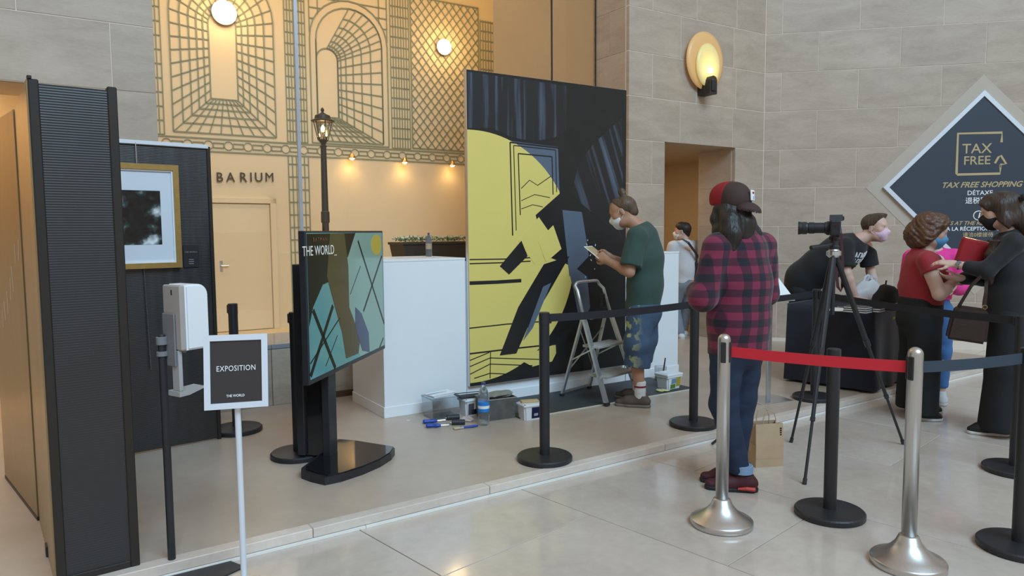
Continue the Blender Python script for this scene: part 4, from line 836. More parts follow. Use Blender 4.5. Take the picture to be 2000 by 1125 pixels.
j_ = thing('paint_jar', 'clear jar with a dark brush beside the right podium', 'jar', jar); obj('jar_wall', lathe([(.05, 0), (.055, .01), (.06, .13)], 24, cap=False), 'clear_box', j_); obj('jar_paint', lathe([(.052, .004), (.055, .05)], 24), 'yellow_rag', j_)
obj('brush_handle', tube([(.02, 0, .02), (.045, 0, .21)], [.009, .006], 8), 'black_plastic', j_)
tag(obj('paper_scrap', box(-.012, .012, -.005, .005, 0, .002, .0006), 'white_text', mw=Matrix.Translation(G(797, 821, PZ)) @ Matrix.Rotation(.4, 4, 'Z')), 'tiny white paper scrap on the stage before the left podium', 'paper')

# ---- camera tripod
AP = Vector((2.075, 4.62, 1.36)); feet = [Vector((1.967, 4.973, 0)), Vector((1.719, 4.131, 0)), Vector((2.727, 4.904, 0))]
tp = thing('camera_tripod', 'black camera tripod standing behind the red belt', 'tripod', (AP.x, AP.y, 0)); rel = lambda v: Vector(v)-Vector((AP.x, AP.y, 0))
for f_ in feet:
    a = rel(AP)+(f_-AP)*.03; q = rel(f_); lg = obj('leg', tube([a, a.lerp(q, .42)], [.019, .017], 10), 'black_metal', tp)
    obj('leg_section', tube([a.lerp(q, .40), a.lerp(q, .72)], .012, 10), 'black_metal', lg); obj('leg_section', tube([a.lerp(q, .70), a.lerp(q, .985)], .009, 10), 'black_metal', lg)
    for k_ in (.42, .72): m_ = a.lerp(q, k_); obj('leg_lock', tube([m_, m_.lerp(q, .06)], .020 if k_ < .5 else .016, 8), 'black_plastic', lg)
    obj('foot', tube([a.lerp(q, .975), q], .013, 8), 'black_plastic', lg)
obj('centre_column', tube([(0, 0, .95), (0, 0, 1.40)], .014, 12), 'black_metal', tp)
obj('crown', lathe([(.03, 1.32), (.045, 1.335), (.045, 1.36), (.034, 1.365), (.03, 1.372)], 20), 'alu', tp)
hd = obj('pan_head', lathe([(.03, 1.372), (.034, 1.39), (.026, 1.40), (.026, 1.43), (.034, 1.436), (.034, 1.448)], 20), 'black_plastic', tp)
cd = Vector((math.sin(math.radians(-68)), math.cos(math.radians(-68)), 0)); cs = Vector((cd.y, -cd.x, 0))
obj('pan_handle', tube([(0, 0, 1.41), cd*-.02+cs*.0+Vector((-.10, -.06, 1.40)), Vector((-.19, -.10, 1.385))], [.008, .012, .016], 8), 'black_plastic', hd)
obj('tilt_plate', xform(box(-.035, .035, -.03, .03, 1.448, 1.458, .002), Matrix.Rotation(math.radians(68), 4, 'Z')), 'black_plastic', hd)
MCm = Matrix.Translation((AP.x, AP.y, 1.459)) @ Matrix.Rotation(math.radians(68), 4, 'Z')
cm = thing('dslr_camera', 'black camera with long lens mounted on the tripod', 'camera', mw=MCm)
M['cam_black'] = pm('grained_camera_black', (.016, .016, .018), .45, bump=.2, bscale=500)
obj('camera_body', box(-.07, .07, -.035, .03, 0, .10, .010, seg=2), 'cam_black', cm); obj('viewfinder_hump', prism([(-.04, .095), (.04, .095), (.026, .135), (-.026, .135)], -.045, .03), 'cam_black', cm)
obj('grip', box(.05, .078, .015, .05, .005, .095, .008), 'cam_black', cm)
lz = obj('lens', lathe([(.036, .0), (.038, .03), (.034, .032), (.034, .09), (.037, .092), (.037, .125), (.033, .128), (.04, .175), (.042, .178), (.042, .19), (.03, .19)], 28, axis=Matrix.Translation((0, .028, .052)) @ Matrix.Rotation(-math.pi/2, 4, 'X')), 'cam_black', cm)
obj('focus_ring', lathe([(.0385, .135), (.0405, .14), (.0405, .165), (.0385, .168)], 28, axis=Matrix.Translation((0, .028, .052)) @ Matrix.Rotation(-math.pi/2, 4, 'X')), 'black_plastic', lz)
M['lcd'] = pm('camera_lcd', (.2, .22, .3), .1, emit=(.25, .28, .40), es=.5); obj('display', box(-.042, .028, -.0375, -.035, .018, .072, .001), 'lcd', cm); obj('eyecup', box(-.018, .018, -.055, -.04, .098, .125, .004), 'black_plastic', cm); obj('mode_dial', lathe([(.012, .1), (.012, .112)], 16, axis=Matrix.Translation((.045, 0, 0))), 'black_plastic', cm)
M['strap'] = pm('black_red_strap', (.06, .012, .018), .7)
obj('neck_strap', strip([(.075, -.02, .085), (.10, -.035, .06), (.115, -.05, -.05), (.12, -.06, -.20), (.10, -.06, -.33), (.06, -.05, -.36), (.03, -.03, -.33), (.02, -.01, -.15), (-.03, 0, -.02), (-.074, -.01, .07)], .02, .002, (.9, .4, 0)), 'strap', cm)
# ---- small black tabletop tripod behind the plaid man, paper bag
mt_ = thing('mini_tripod', 'small black folding tripod on the floor left of the paper bag', 'tripod', G(1428, 872, 0))
for a in (2.9, .6, 4.6): obj('leg', tube([(0, 0, .13), (.13*math.cos(a), .13*math.sin(a), .008)], [.012, .009], 8), 'black_plastic', mt_)
obj('column', tube([(0, 0, .10), (.0, .0, .26)], .012, 8), 'black_plastic', mt_); obj('head', box(-.03, .03, -.02, .02, .25, .30, .005), 'black_plastic', mt_)
M['kraft'] = pm('brown_kraft_paper', (.48, .33, .20), .7, var=.12, bump=.15, bscale=18)
pbm = frame(G(1503, 912, 0), (.985, .17, 0)); pg_ = thing('paper_bag', 'brown paper carrier bag with twisted handles on the floor', 'paper bag', mw=pbm)
b0 = bmesh.new(); w_, d_, h_ = .095, .11, .275
L0 = [b0.verts.new(p) for p in ((-w_, 0, 0), (w_, 0, 0), (w_, d_, 0), (-w_, d_, 0))]; M0 = [b0.verts.new(p) for p in ((-w_, 0, .14), (w_, 0, .14), (w_-.014, d_/2, .14), (w_, d_, .14), (-w_, d_, .14), (-w_+.014, d_/2, .14))]; H0 = [b0.verts.new(p) for p in ((-w_+.002, .012, h_), (w_-.004, .008, h_+.004), (w_-.03, d_/2, h_-.006), (w_-.004, d_-.012, h_), (-w_+.004, d_-.014, h_), (-w_+.03, d_/2, h_-.008))]
b0.faces.new(L0[::-1])
for f_ in ((L0[0], L0[1], M0[1], M0[0]), (L0[1], L0[2], M0[3], M0[2], M0[1]), (L0[2], L0[3], M0[4], M0[3]), (L0[3], L0[0], M0[0], M0[5], M0[4])): b0.faces.new(f_)
for i in range(6): b0.faces.new((M0[i], M0[(i+1) % 6], H0[(i+1) % 6], H0[i]))
bmesh.ops.recalc_face_normals(b0, faces=b0.faces[:]); bmesh.ops.solidify(b0, geom=b0.faces[:], thickness=.0012); obj('bag_body', b0, 'kraft', pg_)
obj('bag_fold', box(-w_, w_, -.0015, 0, .055, .060), 'kraft', pg_)
for y_ in (.012, d_-.014): obj('bag_handle', tube([(-.045, y_, h_-.02), (-.043, y_, h_+.03), (-.03, y_, h_+.07), (0, y_, h_+.085), (.03, y_, h_+.07), (.043, y_, h_+.03), (.045, y_, h_-.02)], .0028, 6), 'kraft', pg_)
for i in range(8): obj('bag_lettering', box(w_-.026, w_-.014, .004, .0075, .145+i*.0135, .154+i*.0135), 'black_line', pg_, Matrix.Translation((0, -.0005-.0001*i, 0)))

# ---- sign pole with flat plate
sp = thing('sign_pole', 'silver sign pole with flat square foot behind the plaid shirted man', 'sign stand', G(1500, 781, PZ), .35)
obj('foot_plate', box(-.17, .17, -.12, .12, 0, .008, .002), 'alu', sp); obj('pole', box(-.02, .02, -.012, .012, .008, .90, .003), 'alu', sp)
obj('sign_holder', xform(box(-.105, .105, -.004, .004, -.15, .15, .002), Matrix.Translation((.04, -.02, .95)) @ Matrix.Rotation(math.radians(-50), 4, 'X')), 'white_trim', sp)

# ---- table with cloth, things on it
M['cloth'] = pm('navy_black_tablecloth', (.010, .011, .022), .75, var=.2, sheen=.15)
TK = Vector((3.14, 6.20, 0)); td = Vector((math.sin(math.radians(48)), math.cos(math.radians(48)), 0)); tn = Vector((-td.y, td.x, 0))
MTb = frame(TK+Vector((0, 0, PZ)), td)
TLn, TDp, TH = 1.83, .78, .745
tb = thing('folding_table', 'long folding table hidden under a dark navy cloth', 'table', mw=MTb)
obj('table_top', box(.015, TLn-.015, .015, TDp-.015, TH-.03, TH-.004, .004), 'white_trim', tb)
for x_ in (.12, TLn-.12):
    for y_ in (.09, TDp-.09): obj('leg', lathe([(.014, 0), (.014, TH-.03)], 10, axis=Matrix.Translation((x_, y_, 0))), 'black_metal', tb)
def drape(w_, d_, h_, drop, n=10):
    b0 = bmesh.new(); per = []
    steps = [(i/40*w_, 0, 0, -1) for i in range(40)]+[(w_, i/20*d_, 1, 0) for i in range(20)]+[(w_-i/40*w_, d_, 0, 1) for i in range(40)]+[(0, d_-i/20*d_, -1, 0) for i in range(20)]
    prev = [b0.verts.new((x_, y_, h_)) for x_, y_, _, _ in steps]; b0.faces.new(prev)
    for r in range(1, n+1):
        f = r/n; ring = []
        for i, (x_, y_, nx, ny) in enumerate(steps):
            wv = (.5+.5*math.sin(i*.9)+.3*math.sin(i*.37+2))*.035*f**1.2; ring.append(b0.verts.new((x_+nx*(wv+.004), y_+ny*(wv+.004), h_-drop*f)))
        m = len(ring); [b0.faces.new((prev[i], ring[i], ring[(i+1) % m], prev[(i+1) % m])) for i in range(m)]; prev = ring
    bmesh.ops.recalc_face_normals(b0, faces=b0.faces[:]); return b0
tag(obj('tablecloth', drape(TLn, TDp, TH, TH-.025), 'cloth', mw=MTb, smooth=True), 'dark navy cloth draped over the long table', 'tablecloth')
TT = PZ+TH+.001
M['book_cover'] = pm('dark_book_cover', (.03, .03, .035), .3); M['paper'] = pm('white_paper_pages', (.72, .70, .66), .7, var=.04)
def book(label, loc, rz, w_, d_, h_):
    k_ = thing('book', label, 'book', loc, rz, 'books stacked on the dark table'); obj('pages', box(-w_/2+.003, w_/2-.004, -d_/2+.004, d_/2-.004, .003, h_-.003), 'paper', k_)
    for z_ in (0, h_-.003): obj('cover', box(-w_/2, w_/2, -d_/2, d_/2, z_, z_+.003), 'book_cover', k_)
    obj('spine', box(w_/2-.004, w_/2, -d_/2, d_/2, .003, h_-.003), 'book_cover', k_)
bz = math.pi/2-math.radians(48)
for s_, (px, py, nb) in enumerate(((1702, 612, 3), (1728, 610, 2))):
    c_ = G(px, py, TT)+tn*.11
    for k_ in range(nb): book(['bottom book of the left stack on the table', 'middle book of the left stack on the table', 'top book of the left stack on the table'][k_] if s_ == 0 else ['bottom book of the right stack on the table', 'top book of the right stack on the table'][k_], c_+Vector((0, 0, k_*.0175)), bz+random.uniform(-.06, .06), .13, .19, .017)
c_ = G(1665, 606, TT)+tn*.10; k_ = thing('open_booklet', 'pale open booklet lying on the table before the leaning man', 'booklet', c_, bz+.2); obj('left_page', xform(box(-.13, 0, -.09, .09, 0, .004), Matrix.Rotation(-.03, 4, 'Y')), 'paper', k_); obj('right_page', xform(box(0, .13, -.09, .09, 0, .004), Matrix.Rotation(.02, 4, 'Y') @ Matrix.Translation((0, 0, .001))), 'paper', k_)
c_ = G(1655, 603, TT)+tn*.04; k_ = thing('smartphone', 'black phone lying beside the leaning man\'s hand', 'phone', c_+Vector((.06, .06, 0)), bz+.5); obj('phone_body', box(-.036, .036, -.072, .072, 0, .008, .003), 'gloss_black', k_); obj('phone_screen', box(-.032, .032, -.066, .066, .008, .0085), 'scr_dark', k_)
# plastic carrier bag
M['bag_white'] = pm('white_translucent_carrier', (.78, .80, .82), .35, trans=.35, var=.05, bump=.4, bscale=16)
def carrier():
    b0 = bmesh.new(); n = 36; prof = [(.11, .07, 0), (.15, .10, .03), (.155, .105, .08), (.12, .08, .14), (.075, .05, .18), (.05, .035, .20)]; prev = None
    for r_, (a, c, z_) in enumerate(prof):
        ring = []
        for i in range(n):
            t_ = 2*math.pi*i/n; wv = 1+.10*math.sin(5*t_+r_*1.3)*(r_/5+.15)+.05*math.sin(11*t_+r_*2); ring.append(b0.verts.new((a*wv*math.cos(t_)+z_*.35, c*wv*math.sin(t_), z_+.008*math.sin(3*t_+r_))))
        if prev: [b0.faces.new((prev[i], prev[(i+1) % n], ring[(i+1) % n], ring[i])) for i in range(n)]
        else: b0.faces.new(ring[::-1])
        prev = ring
    bmesh.ops.translate(b0, vec=(0, 0, .01), verts=b0.verts); return b0
cbp = G(1712, 592, TT)+tn*.14
cb_ = thing('carrier_bag', 'white translucent plastic carrier bag on the table', 'carrier bag', cbp, .1); obj('bag_body', carrier(), 'bag_white', cb_, smooth=True)
for y_ in (-.02, .02): obj('bag_handle', strip([(.03, y_, .19), (.05, y_*1.5, .235), (.085, y_*2, .255), (.12, y_*2, .235), (.13, y_*1.5, .16), (.12, y_*1.5, .12)], .024, .002, (0, 1, 0)), 'bag_white', cb_)
# dark rucksack with yellow tags
M['ruck'] = pm('black_rucksack_fabric', (.014, .014, .016), .8, var=.3, bump=.3, bscale=200); M['yellow_tag'] = pm('yellow_tag', (.75, .65, .06), .5)
rk = thing('rucksack', 'black rucksack with yellow straps at the end of the table', 'rucksack', G(1757, 608, TT)+tn*.13+td*.06, bz)
obj('pack_body', crumpled('x', '', None, .13, .11, .13, 'ruck', 12), 'ruck', rk, smooth=True); obj('pack_handle', tube([(-.03, 0, .2), (-.02, 0, .25), (.02, 0, .25), (.03, 0, .2)], .007, 6), 'ruck', rk)
obj('strap_tag', strip([(-.21, -.10, .06), (-.15, -.15, .072), (-.06, -.175, .08)], .022, .002, (.2, -1, .1)), 'yellow_tag', rk); obj('strap_tag', strip([(-.22, -.14, -.045), (-.17, -.165, -.03), (-.11, -.18, -.025)], .022, .002, (.2, -1, .1)), 'yellow_tag', rk)

# ---- tax free sign
c0_, z0_ = 2.508, 2.015; HW, HH = 1.09, 1.14
sg = thing('tax_free_sign', 'large slate blue diamond TAX FREE sign on the limestone wall', 'sign', mw=MR)
M['patch'] = pm('pale_wall_patch', (.50, .42, .34), .6, var=.04)
obj('pale_surround', prism([(c0_-HW-.19, z0_), (c0_, z0_+HH+.19), (c0_+HW+.19, z0_), (c0_, z0_-HH-.19)], -.004, -.001), 'patch', sg)
obj('board', prism([(c0_-HW+.04, z0_), (c0_, z0_+HH-.04), (c0_+HW-.04, z0_), (c0_, z0_-HH+.04)], -.035, -.004), 'navy_sign', sg)
V = [(c0_-HW, z0_), (c0_, z0_+HH), (c0_+HW, z0_), (c0_, z0_-HH)]; k_ = 1-.062; I = [(c0_+(x_-c0_)*k_, z0_+(y_-z0_)*k_) for x_, y_ in V]
for i in range(4): obj('frame_bar', prism([V[i], V[(i+1) % 4], I[(i+1) % 4], I[i]], -.05, -.004), 'alu_white', sg)
yS = -.0365
def rtx(px, py): return RT(px, py, -.036)
lg = obj('logo_outline', strip([(a, yS, c) for a, c in [rtx(1956, 278), rtx(1957, 259), rtx(1871, 261), rtx(1868, 339), rtx(1870, 341), rtx(1953, 339), rtx(1954, 322)]], .028, .003, (0, 1, 0)), 'gold_text', sg)
obj('logo_arrow', strip([(a, yS, c) for a, c in [rtx(1943, 319), rtx(1950, 307), rtx(1955, 304), rtx(1965, 320), rtx(1955, 321), rtx(1953, 327)]], .024, .003, (0, 1, 0)), 'gold_text', sg)
def st(s_, px, py, size, mat, shear=0, off=0, sx=1.0, align='CENTER'): a, c = rtx(px, py); return text('sign_lettering', s_, size, mat, sg, upright(a, yS, c), align=align, shear=shear, off=off, sx=sx)
st('TAX', 1908, 291, .165, 'gold_text', off=.001); st('FREE', 1908, 314, .145, 'gold_text', off=.001)
st('TAX FREE SHOPPING', 1916, 361, .092, 'gold_text', .35, .002, 1.02); st('DÉTAXE', 1914, 377, .076, 'white_text', 0, .0005, 1.0); st('退税服务', 1914, 392.5, .086, 'white_text', 0, .0005, .95)
a, c = rtx(1911, 421); ic = obj('info_ring', tube([(a+.055*math.cos(q), yS, c+.055*math.sin(q)) for q in [2*math.pi*i/28 for i in range(28)]], .006, 6, closed=True), 'white_text', sg); st('i', 1912, 421, .10, 'white_text', .15, .003)
st('US AT THE RECEPTION', 1847, 436.5, .066, 'gold_text', .35, .0012, 1.0, 'LEFT'); st('À LA RÉCEPTION DU', 1848, 447.5, .064, 'white_text', 0, .001, 1.0, 'LEFT'); st('请洽0楼接待', 1910, 459, .062, 'gold_text', 0, .0006)
# ================================================================== PEOPLE (smooth distance-field surfaces turned into meshes)
class Sculpt:
    def __init__(s, h): s.h = h; s.ops = []
    def cap(s, a, b, r1, r2=None, k=.03, flat=None, sub=False, end=False):
        a, b = np.array(a, float), np.array(b, float); r2 = r1 if r2 is None else r2; m = max(r1, r2)+k+.02
        s.ops.append(('cap', np.minimum(a, b)-m, np.maximum(a, b)+m, a, b, r1, r2, k, flat, end, sub)); return s
    def ell(s, c, r, R=None, k=.03, sub=False):
        c = np.array(c, float); r = np.array(r, float); m = max(r)+k+.02; R = np.eye(3) if R is None else R
        s.ops.append(('ell', c-m, c+m, c, r, R, k, sub)); return s
    def chain(s, pts, rs, k=.03, flat=None):
        for p, q, a, b in zip(pts, pts[1:], rs, rs[1:]): s.cap(p, q, a, b, k, flat)
        return s
    def cut(s, p, n): s.ops.append(('cut', np.array(p, float), np.array(n, float)/np.linalg.norm(n))); return s
    def cutbox(s, lo, hi, p, n): s.ops.append(('cutb', np.array(lo, float), np.array(hi, float), np.array(p, float), np.array(n, float)/np.linalg.norm(n))); return s
    def mesh(s, name, wrinkle=0, wseed=1, wscale=(9, 9, 16)):
        h = s.h; B = [o for o in s.ops if o[0] in ('cap', 'ell') and not o[-1]]
        lo = np.min([o[1] for o in B], 0)-2*h; hi = np.max([o[2] for o in B], 0)+2*h; n = np.ceil((hi-lo)/h).astype(int)+1
        Fd = np.full(n, .3, np.float32); ax = [lo[i]+h*np.arange(n[i]) for i in range(3)]
        for o in s.ops:
            if o[0] == 'cut':
                d = ((ax[0]-o[1][0])*o[2][0])[:, None, None]+((ax[1]-o[1][1])*o[2][1])[None, :, None]+((ax[2]-o[1][2])*o[2][2])[None, None, :]
                Fd = np.maximum(Fd, d.astype(np.float32)); continue
            i0 = np.maximum(np.floor((o[1]-lo)/h).astype(int), 0); i1 = np.minimum(np.ceil((o[2]-lo)/h).astype(int)+1, n)
            if (i1 <= i0).any(): continue
            sl = tuple(slice(a, b) for a, b in zip(i0, i1)); X = ax[0][sl[0]][:, None, None]; Y = ax[1][sl[1]][None, :, None]; Z = ax[2][sl[2]][None, None, :]
            if o[0] == 'cutb':
                d = (X-o[3][0])*o[4][0]+(Y-o[3][1])*o[4][1]+(Z-o[3][2])*o[4][2]; Fd[sl] = np.maximum(Fd[sl], d); continue
            if o[0] == 'cap':
                _, _, _, a, b, r1, r2, k, flat, end, sub = o; ba = b-a; L2 = max(ba@ba, 1e-9)
                t = np.clip(((X-a[0])*ba[0]+(Y-a[1])*ba[1]+(Z-a[2])*ba[2])/L2, 0, 1); dx, dy, dz = X-a[0]-t*ba[0], Y-a[1]-t*ba[1], Z-a[2]-t*ba[2]
                if flat is not None:
                    nv, fc = np.array(flat[0], float), flat[1]; nv = nv/np.linalg.norm(nv); q = (dx*nv[0]+dy*nv[1]+dz*nv[2])*(fc-1); dx, dy, dz = dx+q*nv[0], dy+q*nv[1], dz+q*nv[2]
                d = np.sqrt(dx*dx+dy*dy+dz*dz)-(r1+(r2-r1)*t)
                if end: d = np.maximum(d, ((X-b[0])*ba[0]+(Y-b[1])*ba[1]+(Z-b[2])*ba[2])/math.sqrt(L2))
            else:
                _, _, _, c, r, R, k, sub = o; x, y, z = X-c[0], Y-c[1], Z-c[2]
                u = (x*R[0][0]+y*R[1][0]+z*R[2][0])/r[0]; v = (x*R[0][1]+y*R[1][1]+z*R[2][1])/r[1]; w_ = (x*R[0][2]+y*R[1][2]+z*R[2][2])/r[2]
                q = np.sqrt(u*u+v*v+w_*w_); q2 = np.sqrt((u/r[0])**2+(v/r[1])**2+(w_/r[2])**2)+1e-9; d = q*(q-1)/q2
            f = Fd[sl]
            if sub: f2 = -f; hh = np.maximum(k-np.abs(f2-d), 0)/k; Fd[sl] = -(np.minimum(f2, d)-hh*hh*k*.25)
            else: hh = np.maximum(k-np.abs(f-d), 0)/k; Fd[sl] = np.minimum(f, d)-hh*hh*k*.25
        S = Fd < 0; c = np.zeros(np.array(S.shape)-1, np.int8)
        offs = [(i, j, k) for i in (0, 1) for j in (0, 1) for k in (0, 1)]
        for i, j, k in offs: c += S[i:S.shape[0]-1+i, j:S.shape[1]-1+j, k:S.shape[2]-1+k]
        idx = np.argwhere((c > 0) & (c < 8)); ids = np.full(c.shape, -1, np.int32); ids[idx[:, 0], idx[:, 1], idx[:, 2]] = np.arange(len(idx))
        acc = np.zeros((len(idx), 3)); cnt = np.zeros(len(idx))
        for a in offs:
            for axs in range(3):
                if a[axs]: continue
                b = list(a); b[axs] = 1
                fa = Fd[idx[:, 0]+a[0], idx[:, 1]+a[1], idx[:, 2]+a[2]]; fb = Fd[idx[:, 0]+b[0], idx[:, 1]+b[1], idx[:, 2]+b[2]]; cr = (fa < 0) != (fb < 0)
                t = np.where(cr, fa/np.where(fa-fb == 0, 1, fa-fb), 0); p = np.array(a, float)[None, :].repeat(len(idx), 0); p[:, axs] = t; acc += p*cr[:, None]; cnt += cr
        vt = lo+h*(idx+acc/np.maximum(cnt, 1)[:, None]); quads = []
        for axs in range(3):
            o1, o2 = [(1, 2), (2, 0), (0, 1)][axs]; e = [0, 0, 0]; e[axs] = 1
            A_ = S[:S.shape[0]-e[0], :S.shape[1]-e[1], :S.shape[2]-e[2]]; B_ = S[e[0]:, e[1]:, e[2]:]
            for flip in (0, 1):
                E_ = np.argwhere((A_ & ~B_) if not flip else (~A_ & B_)); E_ = E_[(E_[:, o1] > 0) & (E_[:, o2] > 0)]
                def cid(d1, d2):
                    q = E_.copy(); q[:, o1] -= d1; q[:, o2] -= d2; q = np.minimum(q, np.array(c.shape)-1); return ids[q[:, 0], q[:, 1], q[:, 2]]
                q = np.stack([cid(1, 1), cid(0, 1), cid(0, 0), cid(1, 0)], 1); quads.append(q if not flip else q[:, ::-1])
        qd = np.concatenate(quads); qd = qd[(qd >= 0).all(1)]
        me = bpy.data.meshes.new(name); me.vertices.add(len(vt)); me.vertices.foreach_set('co', vt.astype(np.float32).ravel()); me.loops.add(len(qd)*4); me.loops.foreach_set('vertex_index', qd.astype(np.int32).ravel())
        me.polygons.add(len(qd)); me.polygons.foreach_set('loop_start', np.arange(0, len(qd)*4, 4, dtype=np.int32)); me.polygons.foreach_set('loop_total', np.full(len(qd), 4, np.int32)); me.update(calc_edges=True)
        if wrinkle:
            N_ = np.zeros(len(vt)*3, np.float32); me.vertices.foreach_get('normal', N_); N_ = N_.reshape(-1, 3); rs = np.random.RandomState(wseed); d = np.zeros(len(vt)); ws = np.array(wscale)
            wp = vt+.03*np.sin(vt[:, [1, 2, 0]]*11+rs.rand(3)*6)
            for i in range(7): d += np.abs(np.sin(wp@(rs.randn(3)*ws)+rs.rand()*6))*(.8**i)
            d = d/3-.7; vt = vt+N_*(wrinkle*d)[:, None]; me.vertices.foreach_set('co', vt.astype(np.float32).ravel()); me.update()
        me.polygons.foreach_set('use_smooth', [True]*len(me.polygons)); return me
def rot(yaw=0, pitch=0, roll=0):       # yaw left +, pitch up +, roll
    cy, sy, cp, sp_, cr, sr = math.cos(yaw), math.sin(yaw), math.cos(pitch), math.sin(pitch), math.cos(roll), math.sin(roll)
    return np.array([[cy, -sy, 0], [sy, cy, 0], [0, 0, 1]]) @ np.array([[1, 0, 0], [0, cp, -sp_], [0, sp_, cp]]) @ np.array([[cr, 0, sr], [0, 1, 0], [-sr, 0, cr]])
def head(S, c, R, nb, sc_=1.0, neck=.056):
    c = np.array(c, float); P = lambda x, y, z: c+R@(np.array([x, y, z])*sc_); f = sc_
    S.cap(P(0, -.032, .030), P(0, .020, .038), .081*f, .078*f, .02); S.ell(P(0, .018, -.025), (.066*f, .080*f, .098*f), R, .03)
    S.cap(P(-.030, .030, -.075), P(.030, .030, -.075), .040*f, .040*f, .03); S.cap(P(0, .055, -.092), P(0, .070, -.095), .024*f, .020*f, .03)
    S.cap(P(-.035, .083, .028), P(.035, .083, .028), .014*f, .014*f, .02); S.cap(P(0, .096, .014), P(0, .116, -.022), .008*f, .013*f, .012); S.cap(P(-.010, .104, -.026), P(.010, .104, -.026), .009*f, .009*f, .01)
    for s_ in (-1, 1):
        S.ell(P(s_*.033, .100, .008), (.018*f, .012*f, .010*f), R, .01, sub=True); S.cap(P(s_*.045, .060, -.020), P(s_*.035, .070, -.045), .024*f, .02*f, .03)
        S.cap(P(s_*.077, -.004, .014), P(s_*.079, -.010, -.026), .017*f, .012*f, .008, flat=(R@np.array([1., 0, 0]), 2.2))
    S.cap(P(-.016, .090, -.056), P(.016, .090, -.056), .0075*f, .0075*f, .01); S.cap(P(-.013, .089, -.068), P(.013, .089, -.068), .008*f, .008*f, .01)
    S.cap(P(0, -.018, -.055), nb, neck*f, (neck+.006)*f, .035)
    return P
def hand(S, w_, d, n, side, curl=.5, spread=.12, sc_=1.0, thumb=.5):   # wrist, finger direction, palm normal (towards palm), side: +1 thumb along d x n
    w_ = np.array(w_, float); d = np.array(d, float)/np.linalg.norm(d); n = np.array(n, float); n = n-d*(n@d); n /= np.linalg.norm(n); l = np.cross(d, n)*side
    P = lambda a, b, c: w_+(d*a+l*b+n*c)*sc_
    S.cap(P(-.03, 0, 0), P(.02, 0, 0), .026*sc_, .026*sc_, .02, flat=(n, 1.35))
    S.cap(P(.02, .018, 0), P(.082, .026, 0), .020*sc_, .018*sc_, .02, flat=(n, 1.35)); S.cap(P(.02, -.014, 0), P(.076, -.026, 0), .020*sc_, .017*sc_, .02, flat=(n, 1.35)); S.cap(P(.03, 0, 0), P(.08, 0, 0), .020*sc_, .018*sc_, .02, flat=(n, 1.35))
    for i, (b, L_) in enumerate(((.030, .070), (.010, .080), (-.011, .074), (-.031, .058))):
        a0 = np.array([.080 if i < 3 else .072, b, 0.]); ang = 0; p = a0; sp_ = b*spread*8
        for j, (fr, r) in enumerate(((.44, .0088), (.31, .0080), (.25, .0072))):
            ang += curl*(.75 if j == 0 else 1.0); q = p+np.array([math.cos(ang), sp_*.12, math.sin(ang)])*L_*fr; S.cap(P(*p), P(*q), r*sc_, (r-.0006)*sc_, .006); p = q
    p0, p1 = np.array([.012, .024, .006]), np.array([.045, .050, .012+.02*thumb]); p2 = p1+np.array([.026, .008, .018*thumb+.004]); p3 = p2+np.array([.022, -.004, .012*thumb])
    S.cap(P(*p0), P(*p1), .014*sc_, .011*sc_, .014); S.cap(P(*p1), P(*p2), .0105*sc_, .0095*sc_, .008); S.cap(P(*p2), P(*p3), .0095*sc_, .0078*sc_, .006)
def arm(S, sh, el, wr, k=.03, r=(.050, .042, .040, .028)):
    S.cap(sh, el, r[0], r[1], k); m = np.array(el)+(np.array(wr)-np.array(el))*.25; S.cap(el, m, r[1], r[2]+.002, .02); S.cap(m, wr, r[2]+.002, r[3], .02)
def leg(S, hip, kn, an, k=.04, r=(.070, .056, .055, .038)):
    hip = np.array(hip, float)*np.array([.85, 1, .88])
    S.cap(hip, kn, r[0], r[1], k); m = np.array(kn)+(np.array(an)-np.array(kn))*.3; S.cap(kn, m, r[1], r[2], .03); S.cap(m, an, r[2], r[3], .03)
def shoe(an, yaw, mats, parent, hgt=.075, name='shoe', L_=.27):
    h = .006; R = rot(yaw); an = np.array(an, float); g = np.array([an[0], an[1], 0.]); P = lambda x, y, z: g+R@np.array([x, y, z])
    s_ = Sculpt(h); s_.cap(P(0, -.045, .045), P(0, .10, .042), .042, .040, .03, flat=((0, 0, 1), 1.15)).cap(P(0, .08, .036), P(.0, L_-.115, .032), .042, .034, .03, flat=((0, 0, 1), 1.3)).cap(P(0, -.03, .06), P(0, -.015, hgt+.02), .040, .042, .03).cap(P(0, .02, .06), P(0, .10, .05), .035, .03, .04); s_.cut(P(0, 0, .018), (0, 0, -1)).cut(P(0, 0, hgt+.03), (0, -.25, 1))
    o = obj(name, s_.mesh(name), mats[0], parent)
    t_ = Sculpt(h); t_.cap(P(0, -.045, .016), P(0, .09, .016), .044, .045, .02).cap(P(0, .09, .016), P(0, L_-.113, .016), .045, .036, .02); t_.cut(P(0, 0, .001), (0, 0, -1)).cut(P(0, 0, .024), (0, 0, 1))
    obj('sole', t_.mesh('sole'), mats[1], o); return o
def eyes(parent, P, R):
    for s_ in (-1, 1):
        b0 = bmesh.new(); bmesh.ops.create_uvsphere(b0, u_segments=12, v_segments=8, radius=.0125); c = P(s_*.033, .081, .008); e = obj('eye', b0, 'eye_white', parent, Matrix.Translation(c), smooth=True)
        b0 = bmesh.new(); bmesh.ops.create_uvsphere(b0, u_segments=10, v_segments=6, radius=.0068); v = R@np.array([0, .0075, 0]); obj('iris', b0, 'iris', e, Matrix.Translation(v), smooth=True)
